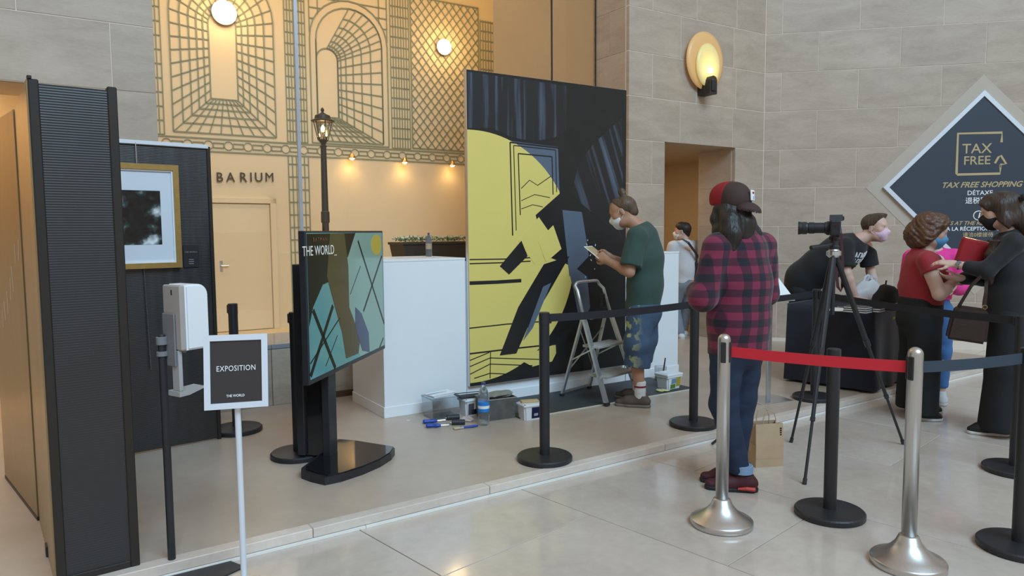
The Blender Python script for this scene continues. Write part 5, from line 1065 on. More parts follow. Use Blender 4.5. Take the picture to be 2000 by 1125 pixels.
def maskpart(parent, P, R, sc_, mat, h=.005):
    s_ = Sculpt(h); f = sc_
    s_.ell(P(0, .040, -.052), (.073*f, .083*f, .062*f), R, .02); s_.cap(P(0, .10, -.012), P(0, .118, -.030), .012*f, .018*f, .03); s_.cap(P(0, .08, -.095), P(0, .06, -.105), .026*f, .026*f, .03)
    s_.cut(P(0, .034, 0), -(R@np.array([0, 1., -.15]))); s_.cut(P(0, .1, .004), R@np.array([0, -.25, 1.])); m = obj('face_mask', s_.mesh('face_mask'), mat, parent)
    for sd in (-1, 1):
        obj('ear_loop', tube([P(sd*.064, .045, -.020), P(sd*.081, .010, .018), P(sd*.084, -.018, .016), P(sd*.084, -.022, -.020), P(sd*.064, .040, -.075)], .0022, 5), mat, m)
    return m
# people materials
def skin_mat(name, col):
    m = pm(name, col, .5, var=.10, scale=30, bump=.05, bscale=200); b_ = m.node_tree.nodes['Principled BSDF']; b_.inputs['Subsurface Weight'].default_value = .08; b_.inputs['Subsurface Radius'].default_value = (.01, .004, .002); return m
M['skin_a'] = skin_mat('tanned_skin', (.44, .23, .145)); M['skin_b'] = skin_mat('light_skin', (.58, .36, .27)); M['skin_c'] = skin_mat('fair_skin', (.62, .40, .31))
M['eye_white'] = pm('eye_white', (.75, .72, .68), .2, var=.02); M['iris'] = pm('dark_iris', (.03, .02, .015), .15)
def hair_mat(name, col, st=(60, 60, 6)): return pm(name, col, .45, var=.55, scale=1, bump=.6, bscale=1.3, stretch=st)
M['hair_brown'] = hair_mat('brown_hair', (.07, .045, .028)); M['hair_dark'] = hair_mat('dark_brown_hair', (.022, .017, .014)); M['hair_auburn'] = hair_mat('auburn_curly_hair', (.105, .045, .022), (35, 35, 30)); M['hair_long'] = hair_mat('long_brown_hair', (.045, .026, .018), (70, 70, 4)); M['hair_tied'] = hair_mat('tied_brown_hair', (.10, .06, .035))
M['mask_white'] = pm('white_face_mask', (.74, .76, .78), .8, var=.04, bump=.2, bscale=60); M['mask_pink'] = pm('pale_pink_face_mask', (.72, .50, .62), .8, var=.05, bump=.2, bscale=60); M['mask_blue'] = pm('light_blue_face_mask', (.12, .38, .68), .8, var=.08, bump=.2, bscale=60); M['mask_black'] = pm('black_face_mask', (.015, .015, .017), .8)
M['tee_green'] = pm('dark_green_tshirt', (.035, .068, .056), .85, var=.12, scale=6, sheen=.1); M['tee_black'] = pm('black_tshirt', (.012, .012, .013), .85, sheen=.1); M['tee_white'] = pm('white_tshirt', (.62, .60, .60), .85, var=.05); M['top_red'] = pm('dark_red_ribbed_top', (.30, .018, .026), .8, var=.12, bump=.25, bscale=90, sheen=.1); M['top_pink'] = pm('bright_pink_top', (.80, .045, .30), .8, var=.08)
M['trousers_black'] = pm('black_trousers', (.011, .011, .012), .85, var=.2); M['jacket_black'] = pm('black_jacket', (.014, .014, .016), .8, var=.2, sheen=.1)
M['jeans_dark'] = pm('dark_blue_jeans', (.014, .025, .055), .8, var=.35, scale=14, bump=.15, bscale=250); M['jeans_blue'] = pm('mid_blue_jeans', (.06, .16, .38), .8, var=.25, scale=14); M['jeans_grey'] = pm('faded_grey_jeans', (.20, .22, .25), .8, var=.3)
def denim_paint():
    m = pm('paint_stained_denim', (.05, .085, .14), .8, var=.3, scale=10, bump=.15, bscale=250); N, L = m.node_tree.nodes, m.node_tree.links; b_ = N['Principled BSDF']; src = b_.inputs['Base Color'].links[0].from_socket
    tc = N.new('ShaderNodeTexCoord'); n = N.new('ShaderNodeTexNoise'); n.inputs['Scale'].default_value = 17; n.inputs['Detail'].default_value = 4; L.new(tc.outputs['Object'], n.inputs['Vector']); r = N.new('ShaderNodeValToRGB'); r.color_ramp.elements[0].position = .52; r.color_ramp.elements[1].position = .56; L.new(n.outputs[0], r.inputs[0])
    sp_ = N.new('ShaderNodeSeparateXYZ'); L.new(tc.outputs['Object'], sp_.inputs[0]); mr = N.new('ShaderNodeMapRange'); mr.inputs[1].default_value = -.06; mr.inputs[2].default_value = .06; L.new(sp_.outputs['Y'], mr.inputs[0]); ml = N.new('ShaderNodeMath'); ml.operation = 'MULTIPLY'; L.new(r.outputs[0], ml.inputs[0]); L.new(mr.outputs[0], ml.inputs[1])
    mx = N.new('ShaderNodeMix'); mx.data_type = 'RGBA'; L.new(ml.outputs[0], mx.inputs[0]); L.new(src, mx.inputs[6]); mx.inputs[7].default_value = (.42, .40, .16, 1); L.new(mx.outputs[2], b_.inputs['Base Color']); return m
M['denim_paint'] = denim_paint()
def plaid():
    m, N, L, b_ = nt('magenta_black_plaid_flannel'); tc = N.new('ShaderNodeTexCoord'); sp_ = N.new('ShaderNodeSeparateXYZ'); L.new(tc.outputs['Object'], sp_.inputs[0])
    def stripe(sock, per, ph):
        a = N.new('ShaderNodeMath'); a.operation = 'MULTIPLY_ADD'; a.inputs[1].default_value = 1/per; a.inputs[2].default_value = ph; L.new(sock, a.inputs[0]); f = N.new('ShaderNodeMath'); f.operation = 'FRACT'; L.new(a.outputs[0], f.inputs[0])
        g = N.new('ShaderNodeMapRange'); g.interpolation_type = 'SMOOTHSTEP'; g.inputs[1].default_value = .46; g.inputs[2].default_value = .54; 
        t_ = N.new('ShaderNodeMath'); t_.operation = 'PINGPONG'; t_.inputs[1].default_value = .5; L.new(f.outputs[0], t_.inputs[0]); g.inputs[1].default_value = .23; g.inputs[2].default_value = .27; L.new(t_.outputs[0], g.inputs[0]); return g.outputs[0]
    ge = N.new('ShaderNodeNewGeometry'); 
    w_ = N.new('ShaderNodeMath'); w_.operation = 'MULTIPLY_ADD'; w_.inputs[1].default_value = .25; L.new(sp_.outputs['Y'], w_.inputs[0]); L.new(sp_.outputs['X'], w_.inputs[2])
    s1, s2 = stripe(w_.outputs[0], .086, .12), stripe(sp_.outputs['Z'], .086, .1)
    sm = N.new('ShaderNodeMath'); sm.operation = 'ADD'; L.new(s1, sm.inputs[0]); L.new(s2, sm.inputs[1]); hv = N.new('ShaderNodeMath'); hv.operation = 'MULTIPLY'; hv.inputs[1].default_value = .5; L.new(sm.outputs[0], hv.inputs[0])
    r = N.new('ShaderNodeValToRGB'); r.color_ramp.elements[0].color = (.20, .018, .052, 1); r.color_ramp.elements[1].color = (.010, .010, .018, 1); e = r.color_ramp.elements.new(.5); e.color = (.070, .011, .028, 1); L.new(hv.outputs[0], r.inputs[0]); L.new(r.outputs[0], b_.inputs['Base Color']); b_.inputs['Roughness'].default_value = .9; b_.inputs['Sheen Weight'].default_value = .15
    n = N.new('ShaderNodeTexNoise'); n.inputs['Scale'].default_value = 160; L.new(tc.outputs['Object'], n.inputs['Vector']); bp = N.new('ShaderNodeBump'); bp.inputs['Strength'].default_value = .15; bp.inputs['Distance'].default_value = .004; L.new(n.outputs[0], bp.inputs['Height']); L.new(bp.outputs[0], b_.inputs['Normal']); return m
M['plaid'] = plaid()
M['shoe_brown'] = pm('muddy_brown_shoe', (.10, .075, .06), .7, var=.25); M['sole_grey'] = pm('grey_brown_sole', (.20, .17, .15), .7); M['shoe_maroon'] = pm('maroon_trainer', (.060, .010, .016), .6, var=.2); M['sole_dark'] = pm('black_sole', (.02, .02, .022), .6); M['shoe_black'] = pm('black_shoe', (.012, .012, .013), .6); M['sole_white'] = pm('white_sole', (.65, .63, .6), .6); M['shoe_white'] = pm('white_trainer', (.6, .6, .62), .6, var=.2); M['sock_white'] = pm('white_sock', (.68, .66, .64), .9, bump=.3, bscale=150); M['sock_band'] = pm('dark_red_sock_band', (.25, .02, .04), .9); M['air_red'] = pm('red_sole_accent', (.55, .05, .04), .5); M['cap_red'] = pm('red_mesh_cap', (.30, .010, .016), .8, bump=.5, bscale=420); M['cap_brown'] = pm('dark_brown_cap', (.050, .026, .022), .8); M['denim_cuff'] = pm('pale_denim_cuff', (.22, .32, .48), .8, var=.2)
def person(label, pos, az): return thing('person', label, 'person', pos, -math.radians(az))
def sleeve_tube(a, b, r0, r1, n=22): pass

# ---- painter
HP = .0065
pr = person('painter in dark green T-shirt and paint stained denim shorts holding a card', (1.075, 5.90, PZ), -66)
hc, RH = (0, .165, 1.600), rot(.05, math.radians(-24)); nb = (0, .015, 1.455)
S = Sculpt(HP); PH = head(S, hc, RH, nb, 1.02, .052)
shL, elL, wrL = (-.185, .01, 1.395), (-.245, .045, 1.115), (-.12, .265, 1.20); shR, elR, wrR = (.185, .03, 1.395), (.225, .10, 1.13), (.10, .30, 1.215)
S.chain([(0, .0, .95), (0, -.01, 1.15), (0, .0, 1.30)], [.12, .12, .13], .05, flat=((0, 1, 0), 1.4)); S.cap(shL, shR, .05, .05, .04)
arm(S, shL, elL, wrL); arm(S, shR, elR, wrR)
hand(S, wrL, (.25, .75, .42), (.8, -.1, -.3), 1, .62, .1, 1.0); hand(S, wrR, (-.25, .75, .42), (-.8, -.1, -.3), -1, .62, .1, 1.0)
leg(S, (-.10, 0, .90), (-.11, .02, .48), (-.11, -.015, .09)); leg(S, (.10, .02, .90), (.12, .06, .48), (.12, .06, .09))
body = obj('body', S.mesh('body'), 'skin_a', pr); eyes(body, PH, RH); maskpart(pr, PH, RH, 1.02, 'mask_white')
S = Sculpt(.0065); S.cap(PH(0, -.035, .036), PH(0, .018, .046), .087, .083, .02); S.cap(PH(0, -.07, -.03), PH(0, -.055, .02), .050, .06, .03); S.cut(PH(0, .062, .035), RH@np.array([0, 1, -.42])); S.cut(PH(0, -.03, -.055), RH@np.array([0, .35, -1])); S.cutbox(PH(0, 0, 0)-.12, PH(0, 0, 0)+.12, PH(0, -.03, -.01), RH@np.array([0, .8, -.5]))
hr = obj('hair', S.mesh('hair', .003, 3, (30, 30, 30)), 'hair_tied', pr); S = Sculpt(.006); S.ell(PH(0, -.055, .148), (.027, .03, .036), RH, .02).cap(PH(0, -.05, .11), PH(0, -.055, .13), .03, .02, .02); obj('hair_bun', S.mesh('hair_bun', .006, 5, (50, 50, 50)), 'hair_tied', hr)
S = Sculpt(.0075); S.chain([(0, -.005, .83), (0, -.02, 1.0), (0, -.02, 1.22), (0, -.005, 1.35)], [.165, .165, .168, .15], .06, flat=((0, 1, 0), 1.18)); S.cap((-.16, -.005, 1.40), (.16, .005, 1.40), .070, .070, .06); S.cap(shL, (-.236, .038, 1.165), .076, .084, .04, end=True); S.cap(shR, (.220, .078, 1.17), .076, .084, .04, end=True); S.cap((0, -.01, 1.42), (0, .0, 1.455), .085, .068, .04)
S.cut((0, 0, .765), (0, -.05, -1)); S.cut((0, .03, 1.48), (0, .55, 1));
obj('t_shirt', S.mesh('t_shirt', .014, 11, (10, 10, 5)), 'tee_green', pr)
S = Sculpt(.0075); S.chain([(0, -.01, .86), (0, -.02, .78)], [.14, .155], .05, flat=((0, 1, 0), 1.1)); 
for s_ in (-1, 1): S.chain([(s_*.085, -.01, .76), (s_*.105, .01, .52), (s_*.11, .012 if s_ < 0 else .05, .33)], [.115, .108, .102], .04)
S.cut((0, 0, .335), (0, .1, -1)); obj('denim_shorts', S.mesh('denim_shorts', .016, 21, (9, 9, 12)), 'denim_paint', pr)
for s_, an in ((-1, (-.11, -.015, 0)), (1, (.12, .06, 0))):
    S = Sculpt(.006); S.chain([(an[0], an[1], .20), (an[0], an[1], .07)], [.047, .045], .02); S.cut((0, 0, .215), (0, 0, 1)); k_ = obj('sock', S.mesh('sock', .003, 2, (5, 5, 60)), 'sock_white', pr); obj('sock_band', lathe([(.0485, .165), (.0495, .168), (.0495, .178), (.0485, .18)], 20, cap=False, axis=Matrix.Translation((an[0], an[1], 0))), 'sock_band', k_)
    shoe(an, .12 if s_ < 0 else -.1, ('shoe_brown', 'sole_grey'), pr, L_=.285)
cardm = Matrix.Translation((.0, .395, 1.262)) @ Matrix.Rotation(math.radians(38), 4, 'X')
cd_ = thing('reference_card', 'small white bordered picture card held in the painter\'s hands', 'card', mw=pr.matrix_basis @ cardm); obj('card', box(-.13, .09, -.075, .085, -.002, .002, .001), 'white_text', cd_); obj('card_print', box(-.12, .08, -.065, .075, .002, .0026), 'wood', cd_)

# ---- man in plaid
pm_ = person('man in magenta plaid shirt and backwards red cap seen from behind', (1.30, 4.13, 0), -32)
hc, RH = (-.05, .02, 1.625), rot(math.radians(10), math.radians(-3)); nb = (-.005, -.03, 1.47)
S = Sculpt(HP); PH = head(S, hc, RH, nb, 1.0, .054)
shL, elL, wrL = (-.195, -.02, 1.40), (-.275, .0, 1.125), (-.10, .22, 1.14); shR, elR, wrR = (.195, -.02, 1.40), (.275, .02, 1.125), (.10, .23, 1.14)
S.chain([(0, .0, .95), (0, -.01, 1.15), (0, -.01, 1.30)], [.12, .12, .13], .05, flat=((0, 1, 0), 1.4)); S.cap(shL, shR, .05, .05, .04); arm(S, shL, elL, wrL); arm(S, shR, elR, wrR)
hand(S, wrL, (.35, .6, .25), (.9, -.1, .0), 1, .6); hand(S, wrR, (-.35, .6, .25), (-.9, -.1, 0), -1, .6)
leg(S, (-.09, 0, .90), (-.085, .02, .49), (-.03, -.09, .09)); leg(S, (.09, .0, .90), (.085, .03, .49), (.045, .02, .09))
body = obj('body', S.mesh('body'), 'skin_b', pm_); eyes(body, PH, RH)
S = Sculpt(.0075); S.chain([(0, -.015, .82), (0, -.02, 1.0), (0, -.025, 1.2), (0, -.02, 1.34)], [.185, .185, .185, .165], .06, flat=((0, 1, 0), 1.22)); S.cap((-.165, -.02, 1.405), (.165, -.02, 1.405), .072, .072, .06)
for s_, sh, el, wr in ((-1, shL, elL, wrL), (1, shR, elR, wrR)): S.cap(sh, el, .078, .073, .04); S.cap(el, np.array(el)+(np.array(wr)-np.array(el))*.92, .071, .058, .04)
S.cap((0, -.035, 1.42), (0, -.03, 1.475), .095, .070, .04); S.cut((0, 0, .795), (0, -.10, -1)); S.cut((0, -.02, 1.495), (0, .35, 1)); obj('plaid_shirt', S.mesh('plaid_shirt', .012, 31, (9, 9, 7)), 'plaid', pm_)
S = Sculpt(.006); S.chain([(-.06, .0, 1.485), (-.055, -.06, 1.47), (0, -.092, 1.462), (.055, -.06, 1.47), (.06, .0, 1.485)], [.022]*5, .015, flat=((0, 0, 1), .55)); obj('collar', S.mesh('collar'), 'plaid', pm_)
S = Sculpt(.0075); S.chain([(0, -.01, .90), (0, -.015, .82)], [.135, .14], .05, flat=((0, 1, 0), 1.1)); S.chain([(-.085, -.01, .82), (-.085, .01, .49), (-.04, -.07, .13)], [.098, .076, .058], .035); S.chain([(.085, -.01, .82), (.085, .02, .49), (.045, .02, .13)], [.098, .076, .058], .035); S.cut((0, 0, .10), (0, 0, -1))
jn = obj('jeans', S.mesh('jeans', .010, 41, (10, 10, 22)), 'jeans_dark', pm_)
for an, yw in (((-.03, -.09, 0), math.radians(46)), ((.045, .02, 0), math.radians(50))):
    obj('jeans_cuff', lathe([(.050, .105), (.058, .108), (.058, .150), (.052, .153)], 20, axis=Matrix.Translation((an[0], an[1], 0))), 'denim_cuff', jn)
    so = shoe(an, yw, ('shoe_maroon', 'sole_dark'), pm_, .08, 'trainer', .29); R = rot(yw); 
    for sd in (-1, 1): p0, p1 = np.array(an)+R@np.array([sd*.046, -.065, .026]), np.array(an)+R@np.array([sd*.047, .03, .024]); obj('sole_accent', tube([p0, p0*.5+p1*.5+np.array([0, 0, .004]), p1], [.013, .012, .006], 6), 'air_red', so)
S = Sculpt(.0065); S.cap(PH(0, -.035, .0), PH(0, .0, .01), .084, .082, .02)
for s_ in (-1, 1): S.chain([PH(s_*.07, -.02, -.02), PH(s_*.085, -.055, -.08), PH(s_*.10, -.075, -.155), PH(s_*.115, -.075, -.23)], [.034, .042, .045, .022], .04)
S.chain([PH(0, -.065, -.03), PH(0, -.085, -.10), PH(-.01, -.10, -.165)], [.050, .055, .035], .04); S.chain([PH(-.085, -.03, -.05), PH(-.115, -.05, -.15), PH(-.135, -.04, -.25)], [.03, .03, .016], .03); [S.chain([PH(q*.066, .038, -.01), PH(q*.072, .045, -.06), PH(q*.088, .02, -.13), PH(q*.105, -.01, -.21)], [.022, .026, .03, .016], .03) for q in (-1, 1)]
S.cut(PH(0, .09, 0), RH@np.array([0, 1., .0])); S.cut(PH(0, 0, .03), RH@np.array([0, 0., 1.])); obj('long_hair', S.mesh('long_hair', .010, 51, (34, 34, 9)), 'hair_dark', pm_)
S = Sculpt(.006); S.cap(PH(0, -.035, .045), PH(0, .025, .055), .093, .088, .02); S.ell(PH(0, -.005, .085), (.082, .10, .062), RH, .03); S.cut(PH(0, 0, .012), RH@np.array([0, .12, -1])); 
cp_ = obj('cap', S.mesh('cap'), 'cap_brown', pm_); S2 = Sculpt(.006); S2.cap(PH(0, -.035, .045), PH(0, .025, .055), .0945, .0895, .02); S2.ell(PH(0, -.005, .085), (.0835, .1015, .0635), RH, .03); S2.cut(PH(0, 0, .014), RH@np.array([0, .12, -1])); S2.cut(PH(0, .005, .0), RH@np.array([0, -1, -.22])); obj('mesh_panel', S2.mesh('mesh_panel'), 'cap_red', cp_)
S = Sculpt(.004); RB = RH@rot(0, math.radians(20)); S.ell(PH(0, -.112, -.022), (.078, .076, .050), RB, .002); S.ell(PH(0, -.110, -.032), (.078, .076, .050), RB, .002, sub=True); S.cut(PH(0, -.1, -.028), RB@np.array([0, 0, -1.])); S.cut(PH(0, -.070, 0), RH@np.array([0, 1., 0])); obj('cap_brim', S.mesh('cap_brim'), 'cap_brown', cp_)
obj('cap_button', lathe([(.001, 0), (.008, .002), (.006, .006), (.001, .008)], 12, axis=Matrix.Translation(PH(0, -.005, .146))), 'cap_red', cp_)
pa = PH(.022, -.131, .062); RP = Matrix(RH.tolist()).to_4x4() @ Matrix.Rotation(.22, 4, 'Z'); obj('cap_patch', box(-.026, .026, -.006, .004, -.03, .03, .003), 'white_text', cp_, Matrix.Translation(pa) @ RP); obj('patch_print', box(-.014, .012, -.0075, -.004, .008, .02, .001), 'cap_red', cp_, Matrix.Translation(pa) @ RP); obj('patch_print', box(-.010, .014, -.0075, -.004, -.022, -.004, .001), 'lab_blue', cp_, Matrix.Translation(pa) @ RP)

# ---- leaning man behind the table
lm = person('man in black T-shirt with white print leaning over the table', (2.93, 7.22, PZ), 122)
hc, RH = (-.04, .64, 1.452), rot(math.radians(-14), math.radians(-2)); nb = (0, .50, 1.335)
S = Sculpt(.0075); PH = head(S, hc, RH, nb, 1.03, .056)
shL, elL, wrL = (-.175, .555, 1.275), (-.205, .60, 1.02), (-.175, .66, .80); shR, elR, wrR = (.178, .40, 1.275), (.235, .44, 1.02), (.23, .52, .80)
S.chain([(0, .0, .93), (0, .16, 1.08), (0, .36, 1.21)], [.11, .11, .12], .05); S.cap(shL, shR, .05, .05, .04); arm(S, shL, elL, wrL); arm(S, shR, elR, wrR)
hand(S, (wrL[0], wrL[1]+.01, .787), (-.1, 1, -.12), (0, .1, -1), -1, .12); hand(S, (wrR[0], wrR[1]+.01, .787), (.1, 1, -.12), (0, .1, -1), 1, .12)
leg(S, (-.10, 0, .90), (-.11, .03, .48), (-.12, -.02, .09)); leg(S, (.10, .0, .90), (.12, .03, .48), (.13, -.02, .09))
body = obj('body', S.mesh('body'), 'skin_c', lm); eyes(body, PH, RH); maskpart(lm, PH, RH, 1.03, 'mask_pink')
S = Sculpt(.007); S.cap(PH(0, -.034, .040), PH(0, .026, .056), .093, .086, .02); S.cap(PH(-.035, .075, .10), PH(.035, .075, .10), .034, .034, .03); S.cut(PH(0, .080, .030), RH@np.array([0, .75, -1])); S.cut(PH(0, -.05, -.045), RH@np.array([0, .3, -1])); S.cutbox(PH(0, 0, 0)-.13, PH(0, 0, 0)+.13, PH(0, -.008, -.02), RH@np.array([0, 1, -.65])); obj('hair', S.mesh('hair', .006, 61, (40, 40, 20)), 'hair_brown', lm)
S = Sculpt(.008); S.chain([(0, -.0, .88), (0, .02, .95), (0, .17, 1.08), (0, .34, 1.20), (0, .42, 1.25)], [.165, .17, .175, .175, .15], .06); S.cap((-.150, .54, 1.29), (.152, .41, 1.29), .07, .07, .06); S.cap(shL, (-.197, .59, 1.08), .078, .086, .04, end=True); S.cap(shR, (.222, .43, 1.08), .078, .086, .04, end=True); S.cap((0, .47, 1.29), (0, .50, 1.335), .085, .07, .04)
S.cut((0, 0, .80), (0, .1, -1)); S.cut((0, .52, 1.345), (0, .7, .75)); ts_ = obj('t_shirt', S.mesh('t_shirt', .008, 71, (9, 9, 8)), 'tee_black', lm)
S = Sculpt(.009); S.chain([(0, -.01, .95), (0, -.015, .84)], [.15, .15], .05); 
for s_ in (-1, 1): S.chain([(s_*.085, -.01, .82), (s_*.11, .02, .49), (s_*.12, -.02, .12)], [.105, .082, .07], .035); shoe((s_*.125, -.02, 0), -.15*s_, ('shoe_black', 'sole_dark'), lm)
obj('trousers', S.mesh('trousers', .008, 73), 'trousers_black', lm)
# white print on the chest of the leaning man
pcn = Vector((.04, .50, 1.17)); nn_ = Vector((.36, .74, -.50)).normalized(); ux = Vector((-.9, .42, 0)).normalized(); uy = nn_.cross(ux); MPr = Matrix(((ux.x, uy.x, nn_.x, pcn.x), (ux.y, uy.y, nn_.y, pcn.y), (ux.z, uy.z, nn_.z, pcn.z), (0, 0, 0, 1)))
PRINT = (ts_, MPr)

# ---- woman in red
rw = person('woman in dark red top with curly auburn hair and blue mask', (3.25, 5.66, 0), 102)
hc, RH = (0, .055, 1.475), rot(math.radians(-8), math.radians(-18)); nb = (0, -.02, 1.33)
S = Sculpt(.0075); PH = head(S, hc, RH, nb, .95, .050); shL, elL, wrL = (-.165, -.01, 1.255), (-.20, .04, 1.02), (-.06, .22, 1.10); shR, elR, wrR = (.175, -.03, 1.255), (.235, .045, 1.005), (.12, .205, 1.115)
S.chain([(0, .0, .90), (0, -.01, 1.05), (0, .0, 1.20)], [.135, .13, .14], .05); S.cap(shL, shR, .055, .055, .05); arm(S, shL, elL, wrL, r=(.058, .046, .043, .027)); arm(S, shR, elR, wrR, r=(.060, .048, .044, .027)); hand(S, wrL, (.3, .8, .25), (.8, 0, -.3), 1, .5, sc_=.9); hand(S, wrR, (-.3, .8, .25), (-.8, 0, -.3), -1, .5, sc_=.9)
leg(S, (-.09, 0, .84), (-.1, .02, .45), (-.10, -.02, .09)); leg(S, (.09, .0, .84), (.1, .02, .45), (.11, .0, .09)); body = obj('body', S.mesh('body'), 'skin_c', rw); eyes(body, PH, RH); maskpart(rw, PH, RH, .95, 'mask_blue')
S = Sculpt(.0075); S.cap(PH(0, -.035, .035), PH(0, .012, .050), .112, .100, .03)
for s_ in (-1, 1): S.chain([PH(s_*.055, -.02, .02), PH(s_*.080, -.025, -.05), PH(s_*.075, -.055, -.10)], [.05, .052, .048], .04)
S.chain([PH(0, -.075, .02), PH(0, -.10, -.05), PH(0, -.085, -.105)], [.08, .08, .062], .04); S.cutbox(PH(0, 0, 0)-.2, PH(0, 0, 0)+.2, PH(0, .045, .01), RH@np.array([0, 1., -.5])); obj('curly_hair', S.mesh('curly_hair', .024, 81, (55, 55, 55)), 'hair_auburn', rw)
S = Sculpt(.0075); S.chain([(0, -.0, .93), (0, -.01, 1.04), (0, .005, 1.16), (0, -.005, 1.22)], [.165, .158, .158, .13], .05, flat=((0, 1, 0), 1.08)); S.cap((-.06, .075, 1.13), (.06, .075, 1.13), .075, .075, .05); S.cap((-.14, -.01, 1.265), (.14, -.01, 1.265), .062, .062, .05); S.cap(shL, (-.192, .005, 1.175), .070, .070, .03, end=True); S.cap(shR, (.205, .0, 1.175), .070, .074, .03, end=True); S.cap((0, -.02, 1.27), (0, -.02, 1.34), .075, .06, .04); S.cut((0, 0, .905), (0, 0, -1)); S.cut((0, 0, 1.33), (0, .35, 1)); obj('red_top', S.mesh('red_top', .005, 83, (9, 9, 14)), 'top_red', rw)
S = Sculpt(.009); S.chain([(0, -.01, .94), (0, -.015, .80)], [.165, .175], .05, flat=((0, 1, 0), 1.05))
for s_ in (-1, 1): S.chain([(s_*.09, -.01, .78), (s_*.11, .0, .45), (s_*.115, -.01, .07)], [.125, .112, .115], .03)
S.cut((0, 0, .05), (0, 0, -1)); S.cut((0, 0, .965), (0, 0, 1)); obj('wide_trousers', S.mesh('wide_trousers', .012, 85, (12, 12, 2)), 'trousers_black', rw)
shoe((-.10, .05, 0), .1, ('shoe_black', 'sole_white'), rw, L_=.25); shoe((.11, -.03, 0), -.1, ('shoe_black', 'sole_white'), rw, L_=.25)
obj('bracelet', tube([np.array(wrR)+np.array([.030*math.cos(a)*.9, .018*math.cos(a)*.4-.03, .03*math.sin(a)]) for a in [2*math.pi*i/16 for i in range(16)]], .004, 6, closed=True), 'black_plastic', rw)

# ---- person in pink, mostly hidden
pk = person('person in bright pink top and blue jeans half hidden behind the red woman', (3.625, 6.16, 0), 205)
hc, RH = (0, .02, 1.47), rot(.3, -.1); nb = (0, -.02, 1.32); S = Sculpt(.0085); PH = head(S, hc, RH, nb, .95, .05); shL, elL, wrL = (-.165, 0, 1.25), (-.20, .0, 1.0), (-.12, .2, 1.02); shR, elR, wrR = (.165, 0, 1.25), (.20, .0, 1.0), (.12, .2, 1.02)
S.chain([(0, .0, .90), (0, 0, 1.05), (0, .0, 1.20)], [.12, .12, .13], .05); S.cap(shL, shR, .05, .05, .05); arm(S, shL, elL, wrL); arm(S, shR, elR, wrR); hand(S, wrL, (.2, 1, 0), (.8, 0, -.4), 1, .5, sc_=.9); hand(S, wrR, (-.2, 1, 0), (-.8, 0, -.4), -1, .5, sc_=.9); leg(S, (-.085, 0, .84), (-.09, .02, .45), (-.09, 0, .09)); leg(S, (.085, .0, .84), (.09, .02, .45), (.09, .0, .09)); body = obj('body', S.mesh('body'), 'skin_c', pk); eyes(body, PH, RH); maskpart(pk, PH, RH, .95, 'mask_white', .007)
S = Sculpt(.008); S.cap(PH(0, -.035, .04), PH(0, .015, .052), .09, .085, .02); S.chain([PH(0, -.07, 0), PH(0, -.09, -.12)], [.06, .05], .03); S.cut(PH(0, .06, .03), RH@np.array([0, 1, -.6])); obj('hair', S.mesh('hair', .004, 91, (40, 40, 10)), 'hair_brown', pk)
S = Sculpt(.0085); S.chain([(0, 0, .92), (0, 0, 1.05), (0, 0, 1.2)], [.145, .14, .14], .05, flat=((0, 1, 0), 1.15)); S.cap((-.14, 0, 1.265), (.14, 0, 1.265), .062, .062, .05); S.cap(shL, elL, .07, .062, .03); S.cap(shR, elR, .07, .062, .03); S.cap(elL, np.array(elL)*.3+np.array(wrL)*.7, .06, .05, .03); S.cap(elR, np.array(elR)*.3+np.array(wrR)*.7, .06, .05, .03); S.cap((0, -.02, 1.27), (0, -.02, 1.33), .075, .06, .04); S.cut((0, 0, .90), (0, 0, -1)); S.cut((0, 0, 1.33), (0, .3, 1)); obj('pink_top', S.mesh('pink_top', .006, 93, (9, 9, 12)), 'top_pink', pk)
S = Sculpt(.009); S.chain([(0, -.01, .92), (0, -.01, .80)], [.13, .14], .05)
for s_ in (-1, 1): S.chain([(s_*.08, -.01, .78), (s_*.09, .01, .45), (s_*.09, 0, .16)], [.095, .07, .058], .03); shoe((s_*.09, 0, 0), 0, ('shoe_white', 'sole_white'), pk, L_=.25)
S.cut((0, 0, .13), (0, 0, -1)); obj('jeans', S.mesh('jeans', .008, 95, (12, 12, 20)), 'jeans_blue', pk)

# ---- woman in black
bw_ = person('woman in black clothes with long brown hair, hair bow and black mask', (3.60, 5.19, 0), -64)
hc, RH = (0, .075, 1.625), rot(math.radians(-4), math.radians(-16)); nb = (0, -.0, 1.475)
S = Sculpt(.0075); PH = head(S, hc, RH, nb, .98, .050); shL, elL, wrL = (-.17, .0, 1.39), (-.20, .16, 1.20), (-.13, .36, 1.245); shR, elR, wrR = (.17, .02, 1.39), (.20, .12, 1.12), (.06, .30, 1.13)
S.chain([(0, .0, .98), (0, -.01, 1.15), (0, .0, 1.32)], [.125, .12, .13], .05); S.cap(shL, shR, .052, .052, .05); arm(S, shL, elL, wrL, r=(.045, .038, .037, .025)); arm(S, shR, elR, wrR, r=(.045, .038, .037, .025)); hand(S, wrL, (.12, .95, .12), (.35, 0, -.95), 1, .35, sc_=.92); hand(S, wrR, (.0, .95, .05), (.3, 0, .95), -1, .3, sc_=.92)
leg(S, (-.09, 0, .95), (-.1, .02, .50), (-.10, .02, .09)); leg(S, (.09, .0, .95), (.1, -.03, .50), (.11, -.16, .09)); body = obj('body', S.mesh('body'), 'skin_c', bw_); eyes(body, PH, RH); maskpart(bw_, PH, RH, .98, 'mask_black')
S = Sculpt(.0075); S.cap(PH(0, -.035, .042), PH(0, .022, .052), .092, .086, .02); S.cap(PH(-.05, .075, .06), PH(.05, .075, .06), .03, .03, .03)
